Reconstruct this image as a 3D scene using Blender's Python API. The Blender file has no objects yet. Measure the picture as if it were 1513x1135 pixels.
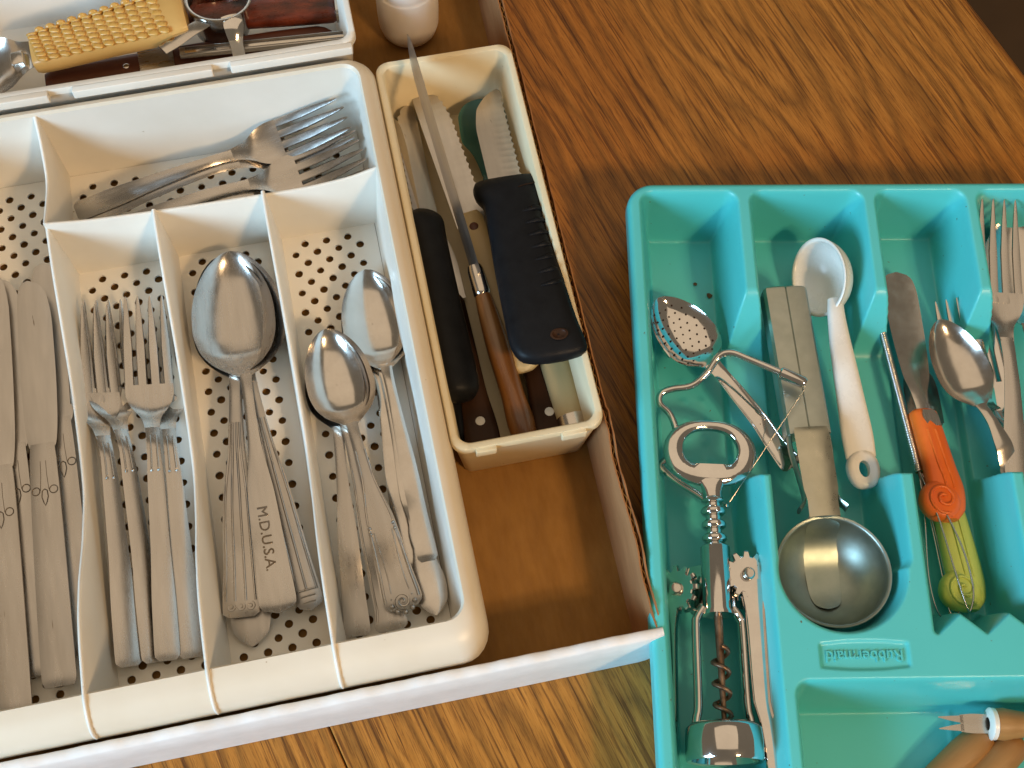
import bpy, math, random
from mathutils import Vector, Matrix
import numpy as np
random.seed(7); rng = np.random.RandomState(7)
S = 0.01                                  # authored in centimetres, built in metres
SC = bpy.context.scene
COL = SC.collection

# ---------------------------------------------------------------- camera, light, exposure
ROT = np.array([[0.97864882, -0.20472728, 0.01825452],
                [0.18184662, 0.90381307, 0.38736772],
                [-0.09580341, -0.37577744, 0.92174456]])      # world -> camera
EYE = np.array([-6.71884231, -26.35385719, 64.64338192])      # cm
FPX = 2000.0                                                   # focal length, photo pixels
cam = bpy.data.cameras.new('camera'); camo = bpy.data.objects.new('camera', cam); COL.objects.link(camo)
cam.sensor_fit = 'HORIZONTAL'; cam.sensor_width = 36; cam.lens = 36 * FPX / 1513
cam.clip_start = 0.02; cam.clip_end = 30
m = Matrix([list(r) for r in ROT.T]).to_4x4(); m.translation = Vector(EYE) * S
camo.matrix_world = m
SC.camera = camo

world = bpy.data.worlds.new('World'); SC.world = world; world.use_nodes = True
wb = world.node_tree.nodes['Background']
wb.inputs[0].default_value = (1.0, 0.82, 0.60, 1); wb.inputs[1].default_value = 0.17

def lamp(name, kind, loc, target, power, color, **kw):
    l = bpy.data.lights.new(name, kind); l.energy = power; l.color = color
    for k, v in kw.items(): setattr(l, k, v)
    o = bpy.data.objects.new(name, l); COL.objects.link(o)
    o.location = Vector(loc) * S
    d = Vector(target) - Vector(loc)
    o.rotation_euler = d.to_track_quat('-Z', 'Y').to_euler()
    return o
lamp('window_light', 'AREA', (-178, -100, 92), (0, -3, 0), 64, (0.46, 0.74, 1.0), shape='RECTANGLE', size=0.8, size_y=0.9)
lamp('ceiling_bounce', 'AREA', (10, 70, 225), (0, 20, 0), 17, (1.0, 0.77, 0.53), shape='RECTANGLE', size=3.0, size_y=3.0)
for i, (dx, dy) in enumerate([(0, 0), (17, 6), (5, 19)]):
    lamp('ceiling_bulb', 'POINT', (58 + dx, -128 + dy, 134), (0, 0, 0), 23.0, (1.0, 0.66, 0.35), shadow_soft_size=0.06)
SC.view_settings.view_transform = 'Standard'; SC.view_settings.look = 'None'
SC.view_settings.gamma = 1; SC.view_settings.exposure = 0.0
SC.view_settings.use_curve_mapping = False

def U(u, v, z):
    """photo pixel -> world point (cm) on the plane of height z"""
    r = ROT.T @ np.array([(u - 756.5) / FPX, -(v - 567.5) / FPX, -1.0])
    q = EYE + (z - EYE[2]) / r[2] * r
    return Vector((q[0], q[1], z))

# ---------------------------------------------------------------- materials
def nodes(name):
    mt = bpy.data.materials.new(name); mt.use_nodes = True
    nt = mt.node_tree
    return mt, nt, nt.nodes['Principled BSDF']
def N(nt, typ, **kw):
    n = nt.nodes.new(typ)
    for k, v in kw.items():
        if k in n.inputs: n.inputs[k].default_value = v
        else: setattr(n, k, v)
    return n
def L(nt, a, ao, b, bi): nt.links.new(a.outputs[ao], b.inputs[bi])
def ramp(nt, stops):
    r = N(nt, 'ShaderNodeValToRGB'); e = r.color_ramp.elements
    while len(e) < len(stops): e.new(0.5)
    for el, (p, c) in zip(e, stops):
        el.position = p; el.color = (*c, 1) if len(c) == 3 else c
    return r
def bump(nt, b, src, out, strength, dist):
    bp = N(nt, 'ShaderNodeBump'); bp.inputs['Strength'].default_value = strength; bp.inputs['Distance'].default_value = dist
    L(nt, src, out, bp, 'Height'); L(nt, bp, 'Normal', b, 'Normal'); return bp
def plain(name, c1, c2, rough=0.4, scale=60, metal=0.0, rvar=0.1, bstr=0.0, coat=0.0, sss=0.0, spots=None, stretch=(1, 1, 1), detail=4):
    """two-tone noise material with roughness variation, optional small dark spots"""
    mt, nt, b = nodes(name)
    tc = N(nt, 'ShaderNodeTexCoord'); mp = N(nt, 'ShaderNodeMapping'); mp.inputs['Scale'].default_value = stretch
    L(nt, tc, 'Object', mp, 'Vector')
    nz = N(nt, 'ShaderNodeTexNoise', Scale=scale, Detail=detail, Roughness=0.6); L(nt, mp, 'Vector', nz, 'Vector')
    r = ramp(nt, [(0.3, c1), (0.72, c2)]); L(nt, nz, 'Fac', r, 'Fac')
    out, oi = r, 'Color'
    if spots:
        sc_, amount, col = spots
        nz2 = N(nt, 'ShaderNodeTexNoise', Scale=sc_, Detail=2.0); L(nt, mp, 'Vector', nz2, 'Vector')
        r2 = ramp(nt, [(amount, (0, 0, 0)), (min(1, amount + 0.04), (1, 1, 1))]); L(nt, nz2, 'Fac', r2, 'Fac')
        mx = N(nt, 'ShaderNodeMix', data_type='RGBA'); L(nt, r2, 'Color', mx, 0)
        nt.links.new(r.outputs['Color'], mx.inputs[6]); mx.inputs[7].default_value = (*col, 1)
        out, oi = mx, 2
    nt.links.new(out.outputs[oi], b.inputs['Base Color'])
    b.inputs['Metallic'].default_value = metal
    nr = N(nt, 'ShaderNodeTexNoise', Scale=scale * 2.3, Detail=5.0, Roughness=0.7); L(nt, mp, 'Vector', nr, 'Vector')
    mr = N(nt, 'ShaderNodeMapRange'); mr.inputs['To Min'].default_value = max(0.02, rough - rvar); mr.inputs['To Max'].default_value = rough + rvar
    mr.inputs['From Min'].default_value = 0.3; mr.inputs['From Max'].default_value = 0.7
    L(nt, nr, 'Fac', mr, 'Value'); L(nt, mr, 'Result', b, 'Roughness')
    if bstr: bump(nt, b, nr, 'Fac', bstr, 0.0006)
    if name.startswith('black') or name.startswith('dark_brown'): b.inputs['Specular IOR Level'].default_value = 0.15
    if coat: b.inputs['Coat Weight'].default_value = coat; b.inputs['Coat Roughness'].default_value = 0.15
    if sss:
        b.inputs['Subsurface Weight'].default_value = sss; b.inputs['Subsurface Radius'].default_value = (0.01, 0.008, 0.006)
        b.inputs['Subsurface Scale'].default_value = 0.4
    return mt
M = {}
M['steel'] = plain('stainless_steel', (0.50, 0.47, 0.435), (0.58, 0.55, 0.515), 0.25, 170, 1.0, 0.06, 0, spots=(420, 0.76, (0.24, 0.19, 0.14)), stretch=(0.12, 1, 1), detail=2)
M['steel_worn'] = plain('worn_stainless_steel', (0.45, 0.42, 0.385), (0.53, 0.50, 0.465), 0.30, 170, 1.0, 0.07, 0, spots=(380, 0.745, (0.22, 0.17, 0.12)), stretch=(0.12, 1, 1), detail=2)
M['blade'] = plain('brushed_blade_steel', (0.52, 0.49, 0.455), (0.60, 0.565, 0.525), 0.36, 190, 1.0, 0.06, 0, spots=(420, 0.725, (0.18, 0.13, 0.09)), stretch=(0.15, 1, 1), detail=2)
M['polished'] = plain('polished_steel', (0.58, 0.54, 0.49), (0.70, 0.66, 0.61), 0.19, 50, 1.0, 0.06, 0, spots=(420, 0.76, (0.20, 0.13, 0.08)))
M['chrome'] = plain('chrome_plating', (0.66, 0.63, 0.60), (0.76, 0.73, 0.70), 0.09, 60, 1.0, 0.04, 0, spots=(500, 0.77, (0.18, 0.10, 0.05)))
M['dark_steel'] = plain('engraved_dark_steel', (0.15, 0.12, 0.09), (0.24, 0.20, 0.16), 0.5, 60, 1.0, 0.1)
M['rust_steel'] = plain('rusty_steel', (0.10, 0.05, 0.025), (0.32, 0.22, 0.15), 0.4, 180, 0.8, 0.12, 0.2)
M['scoop_metal'] = plain('dull_aluminium', (0.40, 0.43, 0.38), (0.48, 0.51, 0.46), 0.36, 80, 1.0, 0.07, 0)
M['bowl_metal'] = plain('satin_bowl_metal', (0.29, 0.35, 0.31), (0.38, 0.43, 0.39), 0.42, 80, 1.0, 0.05, 0)
M['brass'] = plain('pale_brass_plate', (0.50, 0.48, 0.37), (0.60, 0.57, 0.45), 0.32, 90, 1.0, 0.08, 0)
M['white_plastic'] = plain('aged_white_plastic', (0.74, 0.69, 0.60), (0.83, 0.79, 0.71), 0.42, 14, 0, 0.1, 0.04, spots=(260, 0.78, (0.45, 0.36, 0.25)))
M['cream_plastic'] = plain('cream_rim_plastic', (0.70, 0.61, 0.47), (0.78, 0.71, 0.59), 0.40, 14, 0, 0.1, 0.04, spots=(240, 0.77, (0.45, 0.34, 0.22)))
M['ivory_plastic'] = plain('yellowed_ivory_plastic', (0.66, 0.53, 0.31), (0.77, 0.66, 0.45), 0.40, 12, 0, 0.1, 0.03, spots=(240, 0.78, (0.45, 0.30, 0.14)))
M['teal_plastic'] = plain('teal_moulded_plastic', (0.070, 0.500, 0.505), (0.088, 0.550, 0.550), 0.36, 9, 0, 0.07, 0.03, spots=(330, 0.735, (0.09, 0.12, 0.06)))
M['scoop_white'] = plain('white_spoon_plastic', (0.74, 0.71, 0.64), (0.82, 0.80, 0.75), 0.28, 20, 0, 0.08)
M['frosted'] = plain('frosted_white_plastic', (0.74, 0.68, 0.62), (0.82, 0.76, 0.71), 0.45, 12, 0, 0.06, sss=0.3)
M['black_plastic'] = plain('black_rubber_grip', (0.0055, 0.006, 0.0075), (0.009, 0.010, 0.012), 0.45, 120, 0, 0.08, 0.08)
M['brown_handle'] = plain('dark_brown_handle', (0.020, 0.010, 0.006), (0.05, 0.022, 0.011), 0.4, 40, 0, 0.1, 0.1, stretch=(0.2, 1, 1))
M['wood_handle'] = plain('varnished_wood_handle', (0.085, 0.028, 0.007), (0.27, 0.105, 0.024), 0.3, 90, 0, 0.08, 0.05, coat=0.4, stretch=(0.10, 1, 1))
M['red_wood'] = plain('red_brown_wood', (0.065, 0.016, 0.007), (0.13, 0.036, 0.014), 0.35, 80, 0, 0.08, 0.05, stretch=(0.12, 1, 1))
M['jigged'] = plain('jigged_bone_handle', (0.008, 0.004, 0.003), (0.20, 0.030, 0.008), 0.3, 160, 0, 0.1, 0.5, stretch=(0.35, 1, 1))
M['pick_wood'] = plain('plain_birch_wood', (0.23, 0.105, 0.028), (0.38, 0.195, 0.062), 0.5, 90, 0, 0.1, 0.1, stretch=(0.12, 1, 1))
M['ivory_handle'] = plain('ivory_coloured_handle', (0.47, 0.34, 0.15), (0.60, 0.45, 0.23), 0.35, 40, 0, 0.08, 0.05, stretch=(0.2, 1, 1))
M['tan_cord'] = plain('tan_plastic_cord', (0.50, 0.25, 0.045), (0.70, 0.42, 0.11), 0.30, 130, 0, 0.1, 0.1)
M['tan_plastic'] = plain('tan_smooth_plastic', (0.58, 0.33, 0.09), (0.66, 0.40, 0.13), 0.35, 30, 0, 0.08)
M['orange'] = plain('orange_plastic', (0.66, 0.115, 0.010), (0.76, 0.16, 0.018), 0.36, 40, 0, 0.08, 0.05)
M['green'] = plain('lime_green_plastic', (0.44, 0.53, 0.10), (0.54, 0.62, 0.15), 0.36, 40, 0, 0.08, 0.05)
M['dark_green'] = plain('dark_green_plastic', (0.025, 0.085, 0.065), (0.04, 0.12, 0.09), 0.4, 40, 0, 0.08)
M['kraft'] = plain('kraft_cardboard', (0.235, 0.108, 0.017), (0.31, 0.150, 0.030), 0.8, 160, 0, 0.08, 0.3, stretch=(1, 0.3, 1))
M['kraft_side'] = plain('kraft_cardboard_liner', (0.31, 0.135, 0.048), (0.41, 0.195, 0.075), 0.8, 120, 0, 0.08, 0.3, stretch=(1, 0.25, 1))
M['white_board'] = plain('white_coated_cardboard', (0.74, 0.73, 0.72), (0.84, 0.83, 0.82), 0.5, 60, 0, 0.1, 0.15)
M['floor_dark'] = plain('dark_floor', (0.055, 0.028, 0.009), (0.085, 0.045, 0.015), 0.6, 6, 0, 0.1)
M['crumb'] = plain('brown_crumb', (0.10, 0.05, 0.02), (0.22, 0.12, 0.05), 0.8, 300)

def oak():
    mt, nt, b = nodes('varnished_oak')
    tc = N(nt, 'ShaderNodeTexCoord')
    def mapped(scale, loc=(0, 0, 0)):
        mp = N(nt, 'ShaderNodeMapping'); mp.inputs['Scale'].default_value = scale; mp.inputs['Location'].default_value = loc
        L(nt, tc, 'Object', mp, 'Vector'); return mp
    # growth rings cut by the board's face: distance from a slightly tilted pith
    sep = N(nt, 'ShaderNodeSeparateXYZ'); L(nt, tc, 'Object', sep, 'Vector')
    wob = N(nt, 'ShaderNodeTexNoise', Scale=1.0, Detail=3.0); L(nt, mapped((22, 5, 1)), 'Vector', wob, 'Vector')
    wob2 = N(nt, 'ShaderNodeTexNoise', Scale=1.0, Detail=5.0, Roughness=0.65); L(nt, mapped((150, 14, 1)), 'Vector', wob2, 'Vector')
    def mth(op, a, bb):
        n = N(nt, 'ShaderNodeMath', operation=op)
        for i, q in enumerate((a, bb)):
            if isinstance(q, (int, float)): n.inputs[i].default_value = q
            elif q is not None: nt.links.new(q, n.inputs[i])
        return n.outputs[0]
    X = sep.outputs[0]; Y = sep.outputs[1]
    xd = mth('ADD', mth('SUBTRACT', X, 0.226), mth('MULTIPLY', mth('SUBTRACT', wob.outputs['Fac'], 0.5), 0.070))
    yd = mth('MULTIPLY', mth('ADD', mth('SUBTRACT', Y, 0.182), mth('MULTIPLY', mth('SUBTRACT', wob.outputs['Fac'], 0.5), 0.12)), 0.20)
    rr = mth('SQRT', mth('ADD', mth('MULTIPLY', xd, xd), mth('MULTIPLY', yd, yd)), None)
    rr = mth('ADD', rr, mth('MULTIPLY', wob2.outputs['Fac'], 0.0062))
    ph = mth('FRACT', mth('MULTIPLY', rr, 92.0), None)
    ring = ramp(nt, [(0.0, (0.10, 0.10, 0.10)), (0.22, (0.75, 0.75, 0.75)), (0.62, (1, 1, 1)), (0.90, (0.35, 0.35, 0.35)), (1.0, (0.10, 0.10, 0.10))])
    nt.links.new(ph, ring.inputs['Fac'])
    fib = N(nt, 'ShaderNodeTexNoise', Scale=1.0, Detail=6.0, Roughness=0.7); L(nt, mapped((330, 13, 1)), 'Vector', fib, 'Vector')
    pore = N(nt, 'ShaderNodeTexNoise', Scale=1.0, Detail=3.0, Roughness=0.6); L(nt, mapped((560, 13, 1), (3, 1, 0)), 'Vector', pore, 'Vector')
    base = ramp(nt, [(0.25, (0.32, 0.120, 0.016)), (0.5, (0.44, 0.180, 0.028)), (0.75, (0.55, 0.245, 0.047))]); L(nt, fib, 'Fac', base, 'Fac')
    dk = N(nt, 'ShaderNodeMix', data_type='RGBA', blend_type='MULTIPLY'); dk.inputs[0].default_value = 0.52
    nt.links.new(base.outputs['Color'], dk.inputs[6]); nt.links.new(ring.outputs['Color'], dk.inputs[7])
    pr = ramp(nt, [(0.39, (0.28, 0.20, 0.15)), (0.455, (1, 1, 1))]); L(nt, pore, 'Fac', pr, 'Fac')
    pm = N(nt, 'ShaderNodeMix', data_type='RGBA', blend_type='MULTIPLY'); pm.inputs[0].default_value = 0.72
    nt.links.new(dk.outputs[2], pm.inputs[6]); nt.links.new(pr.outputs['Color'], pm.inputs[7])
    fine = N(nt, 'ShaderNodeTexNoise', Scale=1.0, Detail=4.0, Roughness=0.75); L(nt, mapped((1500, 60, 1), (7, 2, 0)), 'Vector', fine, 'Vector')
    fr = ramp(nt, [(0.40, (0.42, 0.36, 0.31)), (0.49, (1, 1, 1))]); L(nt, fine, 'Fac', fr, 'Fac')
    fm = N(nt, 'ShaderNodeMix', data_type='RGBA', blend_type='MULTIPLY'); fm.inputs[0].default_value = 0.7
    nt.links.new(pm.outputs[2], fm.inputs[6]); nt.links.new(fr.outputs['Color'], fm.inputs[7])
    nt.links.new(fm.outputs[2], b.inputs['Base Color'])
    mr = N(nt, 'ShaderNodeMapRange'); mr.inputs['To Min'].default_value = 0.42; mr.inputs['To Max'].default_value = 0.30
    L(nt, pore, 'Fac', mr, 'Value'); L(nt, mr, 'Result', b, 'Roughness')
    bump(nt, b, pore, 'Fac', 0.25, 0.0008); b.inputs['Specular IOR Level'].default_value = 0.35
    return mt
M['oak'] = oak()

# ---------------------------------------------------------------- mesh helpers
def finish(o, label=None, cat=None, group=None, kind=None):
    if label: o['label'] = label
    if cat: o['category'] = cat
    if group: o['group'] = group
    if kind: o['kind'] = kind
    return o
def mesh(name, vf, mat, parent=None, sharp=38, **tags):
    v, f = vf
    me = bpy.data.meshes.new(name)
    me.from_pydata([(x * S, y * S, z * S) for x, y, z in v], [], [tuple(q) for q in f])
    me.update()
    import bmesh
    bm = bmesh.new(); bm.from_mesh(me); bmesh.ops.recalc_face_normals(bm, faces=bm.faces[:]); bm.to_mesh(me); bm.free()
    me.shade_smooth(); me.set_sharp_from_angle(angle=math.radians(sharp))
    me.materials.append(M[mat] if isinstance(mat, str) else mat)
    o = bpy.data.objects.new(name, me); COL.objects.link(o)
    if parent: o.parent = parent
    return finish(o, **tags)
def empty(name, mat4=None, loc=None, **tags):
    o = bpy.data.objects.new(name, None); COL.objects.link(o); o.empty_display_size = 0.02
    if mat4 is not None: o.matrix_world = mat4
    if loc is not None: o.location = Vector(loc) * S
    return finish(o, **tags)
def copy_part(o, parent, matrix=None):
    c = o.copy(); COL.objects.link(c); c.parent = parent
    if matrix is not None: c.matrix_local = matrix
    return c
def join(*parts):
    V, Fc = [], []
    for v, f in parts:
        n = len(V); V += list(v); Fc += [[i + n for i in q] for q in f]
    return V, Fc
def loft(rings, caps=True, closed=True):
    n = len(rings[0]); V = [p for r in rings for p in r]; Fc = []
    for i in range(len(rings) - 1):
        for j in range(n if closed else n - 1):
            k = (j + 1) % n
            Fc.append([i * n + j, i * n + k, (i + 1) * n + k, (i + 1) * n + j])
    if caps:
        Fc.append(list(range(n))[::-1]); Fc.append([(len(rings) - 1) * n + j for j in range(n)])
    return V, Fc
def pchip(xs, ys, x):
    xs = np.array(xs, float); ys = np.array(ys, float); x = np.asarray(x, float)
    h = np.diff(xs); d = np.diff(ys) / h; mm = np.zeros(len(xs))
    if len(xs) == 2: return ys[0] + d[0] * (x - xs[0])
    for i in range(1, len(xs) - 1):
        if d[i - 1] * d[i] > 0:
            w1 = 2 * h[i] + h[i - 1]; w2 = h[i] + 2 * h[i - 1]; mm[i] = (w1 + w2) / (w1 / d[i - 1] + w2 / d[i])
    mm[0], mm[-1] = d[0], d[-1]
    i = np.clip(np.searchsorted(xs, x) - 1, 0, len(h) - 1); t = (x - xs[i]) / h[i]
    return ((1 + 2 * t) * (1 - t) ** 2 * ys[i] + t * (1 - t) ** 2 * h[i] * mm[i] + t * t * (3 - 2 * t) * ys[i + 1] + t * t * (t - 1) * h[i] * mm[i + 1])
class Strip:
    """a solid strip along X: keys are (s, centre y, half width, edge z, cup depth, thickness)"""
    def __init__(s, keys): s.k = np.array(keys, float)
    def at(s, x): return [pchip(s.k[:, 0], s.k[:, i], x) for i in range(1, 6)]
    def top(s, x, v):
        yc, w, ze, cup, th = s.at(x); return (float(x), float(yc + w * v), float(ze - cup * (1 - v * v)))
    def mesh(s, n=24, nv=9, a=None, b=None, power=2.0):
        a = s.k[0, 0] if a is None else a; b = s.k[-1, 0] if b is None else b
        t = np.linspace(0, 1, n + 1)
        t = 0.55 * t + 0.45 * (0.5 - 0.5 * np.cos(math.pi * t))
        rings = []
        for x in a + (b - a) * t:
            yc, w, ze, cup, th = s.at(x); r = []
            vs = np.sin(np.linspace(-1, 1, nv) * math.pi / 2)
            for v in vs: r.append((x, yc + w * v, ze - cup * (1 - abs(v) ** power)))
            for v in vs[::-1]: r.append((x, yc + w * v * 0.985, ze - cup * (1 - abs(v) ** power) - th * (0.35 + 0.65 * math.sqrt(max(0, 1 - v * v)))))
            rings.append(r)
        return loft(rings)
def frames(path):
    P = [Vector(p) for p in path]; out = []; up = Vector((0.013, 0.021, 1))
    prev = None
    for i, p in enumerate(P):
        t = (P[min(i + 1, len(P) - 1)] - P[max(i - 1, 0)]).normalized()
        if prev is None:
            n = t.cross(up)
            if n.length < 0.05: n = t.cross(Vector((1, 0, 0)))
        else: n = prev - t * prev.dot(t)
        n.normalize(); prev = n; out.append((p, t, n, t.cross(n)))
    return out
def tube(path, r, n=8, flat=1.0):
    rs = r if isinstance(r, (list, tuple)) else [r] * len(path)
    rings = []
    for (p, t, a, b), rad in zip(frames(path), rs):
        rings.append([tuple(p + a * (rad * math.cos(q)) + b * (rad * flat * math.sin(q))) for q in [2 * math.pi * j / n for j in range(n)]])
    return loft(rings)
def curve(pts, n=8):
    """Catmull-Rom through the points"""
    P = [Vector(p) for p in pts]; P = [2 * P[0] - P[1]] + P + [2 * P[-1] - P[-2]]; out = []
    for i in range(1, len(P) - 2):
        for k in range(n):
            t = k / n; a, b, c, d = P[i - 1:i + 3]
            out.append(tuple(0.5 * ((2 * b) + (c - a) * t + (2 * a - 5 * b + 4 * c - d) * t * t + (3 * b - a - 3 * c + d) * t ** 3)))
    out.append(tuple(P[-2])); return out
def lathe(prof, n=32, axis='z', caps=False):
    rings = []
    for r, z in prof:
        ring = []
        for j in range(n):
            a = 2 * math.pi * j / n; c, s_ = r * math.cos(a), r * math.sin(a)
            ring.append((c, s_, z) if axis == 'z' else (z, c, s_))
        rings.append(ring)
    return loft(rings, caps)
def move(vf, d=(0, 0, 0), mat=None):
    v, f = vf
    if mat is not None: v = [tuple(mat @ Vector(p)) for p in v]
    return [(p[0] + d[0], p[1] + d[1], p[2] + d[2]) for p in v], f
def rbox(x0, x1, y0, y1, z0, z1, r=0.1):
    """box with rounded plan corners and eased top and bottom edges"""
    def ring(o, z):
        out = []; rr = max(r - o, 0.01)
        for cx, cy, a0 in ((x1 - r, y1 - r, 0), (x0 + r, y1 - r, 90), (x0 + r, y0 + r, 180), (x1 - r, y0 + r, 270)):
            for k in range(4):
                a = math.radians(a0 + 30 * k); out.append((cx + rr * math.cos(a), cy + rr * math.sin(a), z))
        return out
    e = min(r * 0.6, (z1 - z0) * 0.3)
    return loft([ring(e, z0), ring(0, z0 + e), ring(0, z1 - e), ring(e * 0.35, z1 - e * 0.3), ring(e, z1)])
def span(tip, end, roll=0.0):
    """matrix (metres) with X from tip pixel to end pixel, Z up; and the length in cm. local +Y is to the right of the picture"""
    a = U(*tip); b = U(*end); x = (b - a); ln = x.length; x.normalize()
    y = Vector((0, 0, 1)).cross(x).normalized(); z = x.cross(y)
    mm = Matrix((x, y, z)).transposed().to_4x4() @ Matrix.Rotation(math.radians(roll), 4, 'X')
    mm.translation = a * S
    return mm, ln
def text_mesh(name, body, size, mat, parent, matrix, depth=0.02):
    cu = bpy.data.curves.new(name, 'FONT'); cu.body = body; cu.size = size * S; cu.extrude = depth * S; cu.bevel_depth = 0.008 * S
    cu.align_x = 'CENTER'; cu.align_y = 'CENTER'; cu.resolution_u = 3
    t = bpy.data.objects.new(name + '_tmp', cu); COL.objects.link(t)
    dg = bpy.context.evaluated_depsgraph_get(); me = bpy.data.meshes.new_from_object(t.evaluated_get(dg))
    bpy.data.objects.remove(t); me.materials.clear(); me.materials.append(M[mat])
    o = bpy.data.objects.new(name, me); COL.objects.link(o); o.parent = parent; o.matrix_local = matrix
    return o

# ---------------------------------------------------------------- the table and the floor beyond it
GA = math.atan2(1.29, 4.92)                    # board direction, turned from the world's Y axis
def table():
    rot = Matrix.Rotation(GA, 3, 'Z')
    root = empty('table', loc=(0, 0, 0), kind='structure', label='oak table top under the trays', )
    root.rotation_euler = (0, 0, GA)
    e = rot.inverted() @ Vector((31.95, 18.76, 0)); s_ = rot.inverted() @ Vector((-11.7, -16.2, 0))
    def leaf(x0, x1, right=False):
        y0, y1 = -70, 70; r = 0.9
        prof = [(x0, -2.4), (x0, -0.06), (x0 + 0.06, 0.0)]
        if right: prof += [(x1 - r, 0)] + [(x1 - r + r * math.sin(a), -r + r * math.cos(a)) for a in np.radians([20, 40, 60, 80, 90])] + [(x1, -2.4)]
        else: prof += [(x1 - 0.06, 0.0), (x1, -0.06), (x1, -2.4)]
        V, Fc = loft([[(x, y, z) for x, z in prof] for y in (y0, y1)])
        return mesh('table_leaf', (V, Fc), 'oak', root)
    leaf(-70, s_.x - 0.03); leaf(s_.x + 0.03, e.x, True)
    fl = mesh('floor', ([(-300, -300, -74), (300, -300, -74), (300, 300, -74), (-300, 300, -74)], [[0, 1, 2, 3]]), 'floor_dark', kind='structure', label='dark floor far below the table edge')
table()

# ---------------------------------------------------------------- cardboard box
def cardboard_box():
    box = empty('cardboard_box', loc=(-12, 0, 0), label='shallow brown cardboard box with white front holding the pale trays', cat='box')
    off = (12, 0, 0)
    def part(name, vf, mat, sharp=30, parent=None): return mesh(name, move(vf, off) if parent is None else vf, mat, parent or box, sharp)
    XL, XR, YF, YB = -31.0, 2.95, -14.75, 36.0
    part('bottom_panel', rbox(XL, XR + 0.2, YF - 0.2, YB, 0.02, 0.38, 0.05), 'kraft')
    # front: folded-over white wall, slightly uneven along its length
    rings = []
    for i, x in enumerate(np.linspace(XL, 3.72, 90)):
        j = 0.05 * math.sin(x * 1.7) + 0.035 * math.sin(x * 5.1 + 1) + rng.uniform(-0.018, 0.018)
        h = 4.75 + j - 0.25 * max(0, (x - 3.1)) ; t = 0.0 if x < 3.2 else (x - 3.2) * 0.4
        y0 = YF - 0.02; y1 = YF - 0.50 + t * 0.5
        rings.append([(x, y0, 0.05), (x, y0, h - 0.06), (x, y0 - 0.05, h), (x, (y0 + y1) / 2, h + 0.02), (x, y1 + 0.06, h - 0.01), (x, y1 - 0.01, h - 0.10), (x, y1 - 0.04, 2.5), (x, y1 - 0.06, 0.03)])
    part('front_wall', loft(rings), 'white_board', 50)
    # right side: two liners with the fluting showing along the torn upper edge
    ys = np.linspace(YF + 0.03, YB, 240)
    def top(y, k): return 4.55 + 0.05 * math.sin(y * 0.9) + 0.04 * math.sin(y * 3.3 + k) + rng.uniform(-0.03, 0.03) + (0.0 if y > -5 else 0.06 * math.sin(y * 2.2))
    def lean(y, z): return 0.48 * z / 4.6 + (0.06 * math.sin(y * 1.1) if y < -4 else 0) * z / 4.6
    def liner(d0, d1, k):
        rings = []
        for y in ys:
            h = top(y, k)
            rings.append([(XR + d0 + lean(y, z), y, z) for z in (0.05, 1.6, 3.2, h)] + [(XR + d1 + lean(y, z), y, z) for z in (h - 0.02, 3.2, 1.6, 0.05)])
        return loft(rings)
    sw = part('side_wall', liner(0.0, 0.07, 0), 'kraft_side', 60)
    part('outer_liner', liner(0.24, 0.31, 2), 'kraft_side', 60)
    rings = []
    for y in np.linspace(YF + 0.1, YB, 620):
        d = 0.155 + 0.06 * math.sin(2 * math.pi * y / 0.62); h = 4.40 + 0.04 * math.sin(y * 2.0)
        rings.append([(XR + d - 0.02 + lean(y, 0), y, 0.06), (XR + d - 0.02 + lean(y, h), y, h), (XR + d + 0.02 + lean(y, h), y, h), (XR + d + 0.02 + lean(y, 0), y, 0.06)])
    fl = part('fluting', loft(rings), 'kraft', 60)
    part('left_wall', rbox(XL - 0.45, XL - 0.02, YF, YB, 0.05, 4.6, 0.05), 'kraft_side')
    part('back_wall', rbox(XL, XR, YB + 0.02, YB + 0.45, 0.05, 4.6, 0.05), 'kraft_side')
cardboard_box()

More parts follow.
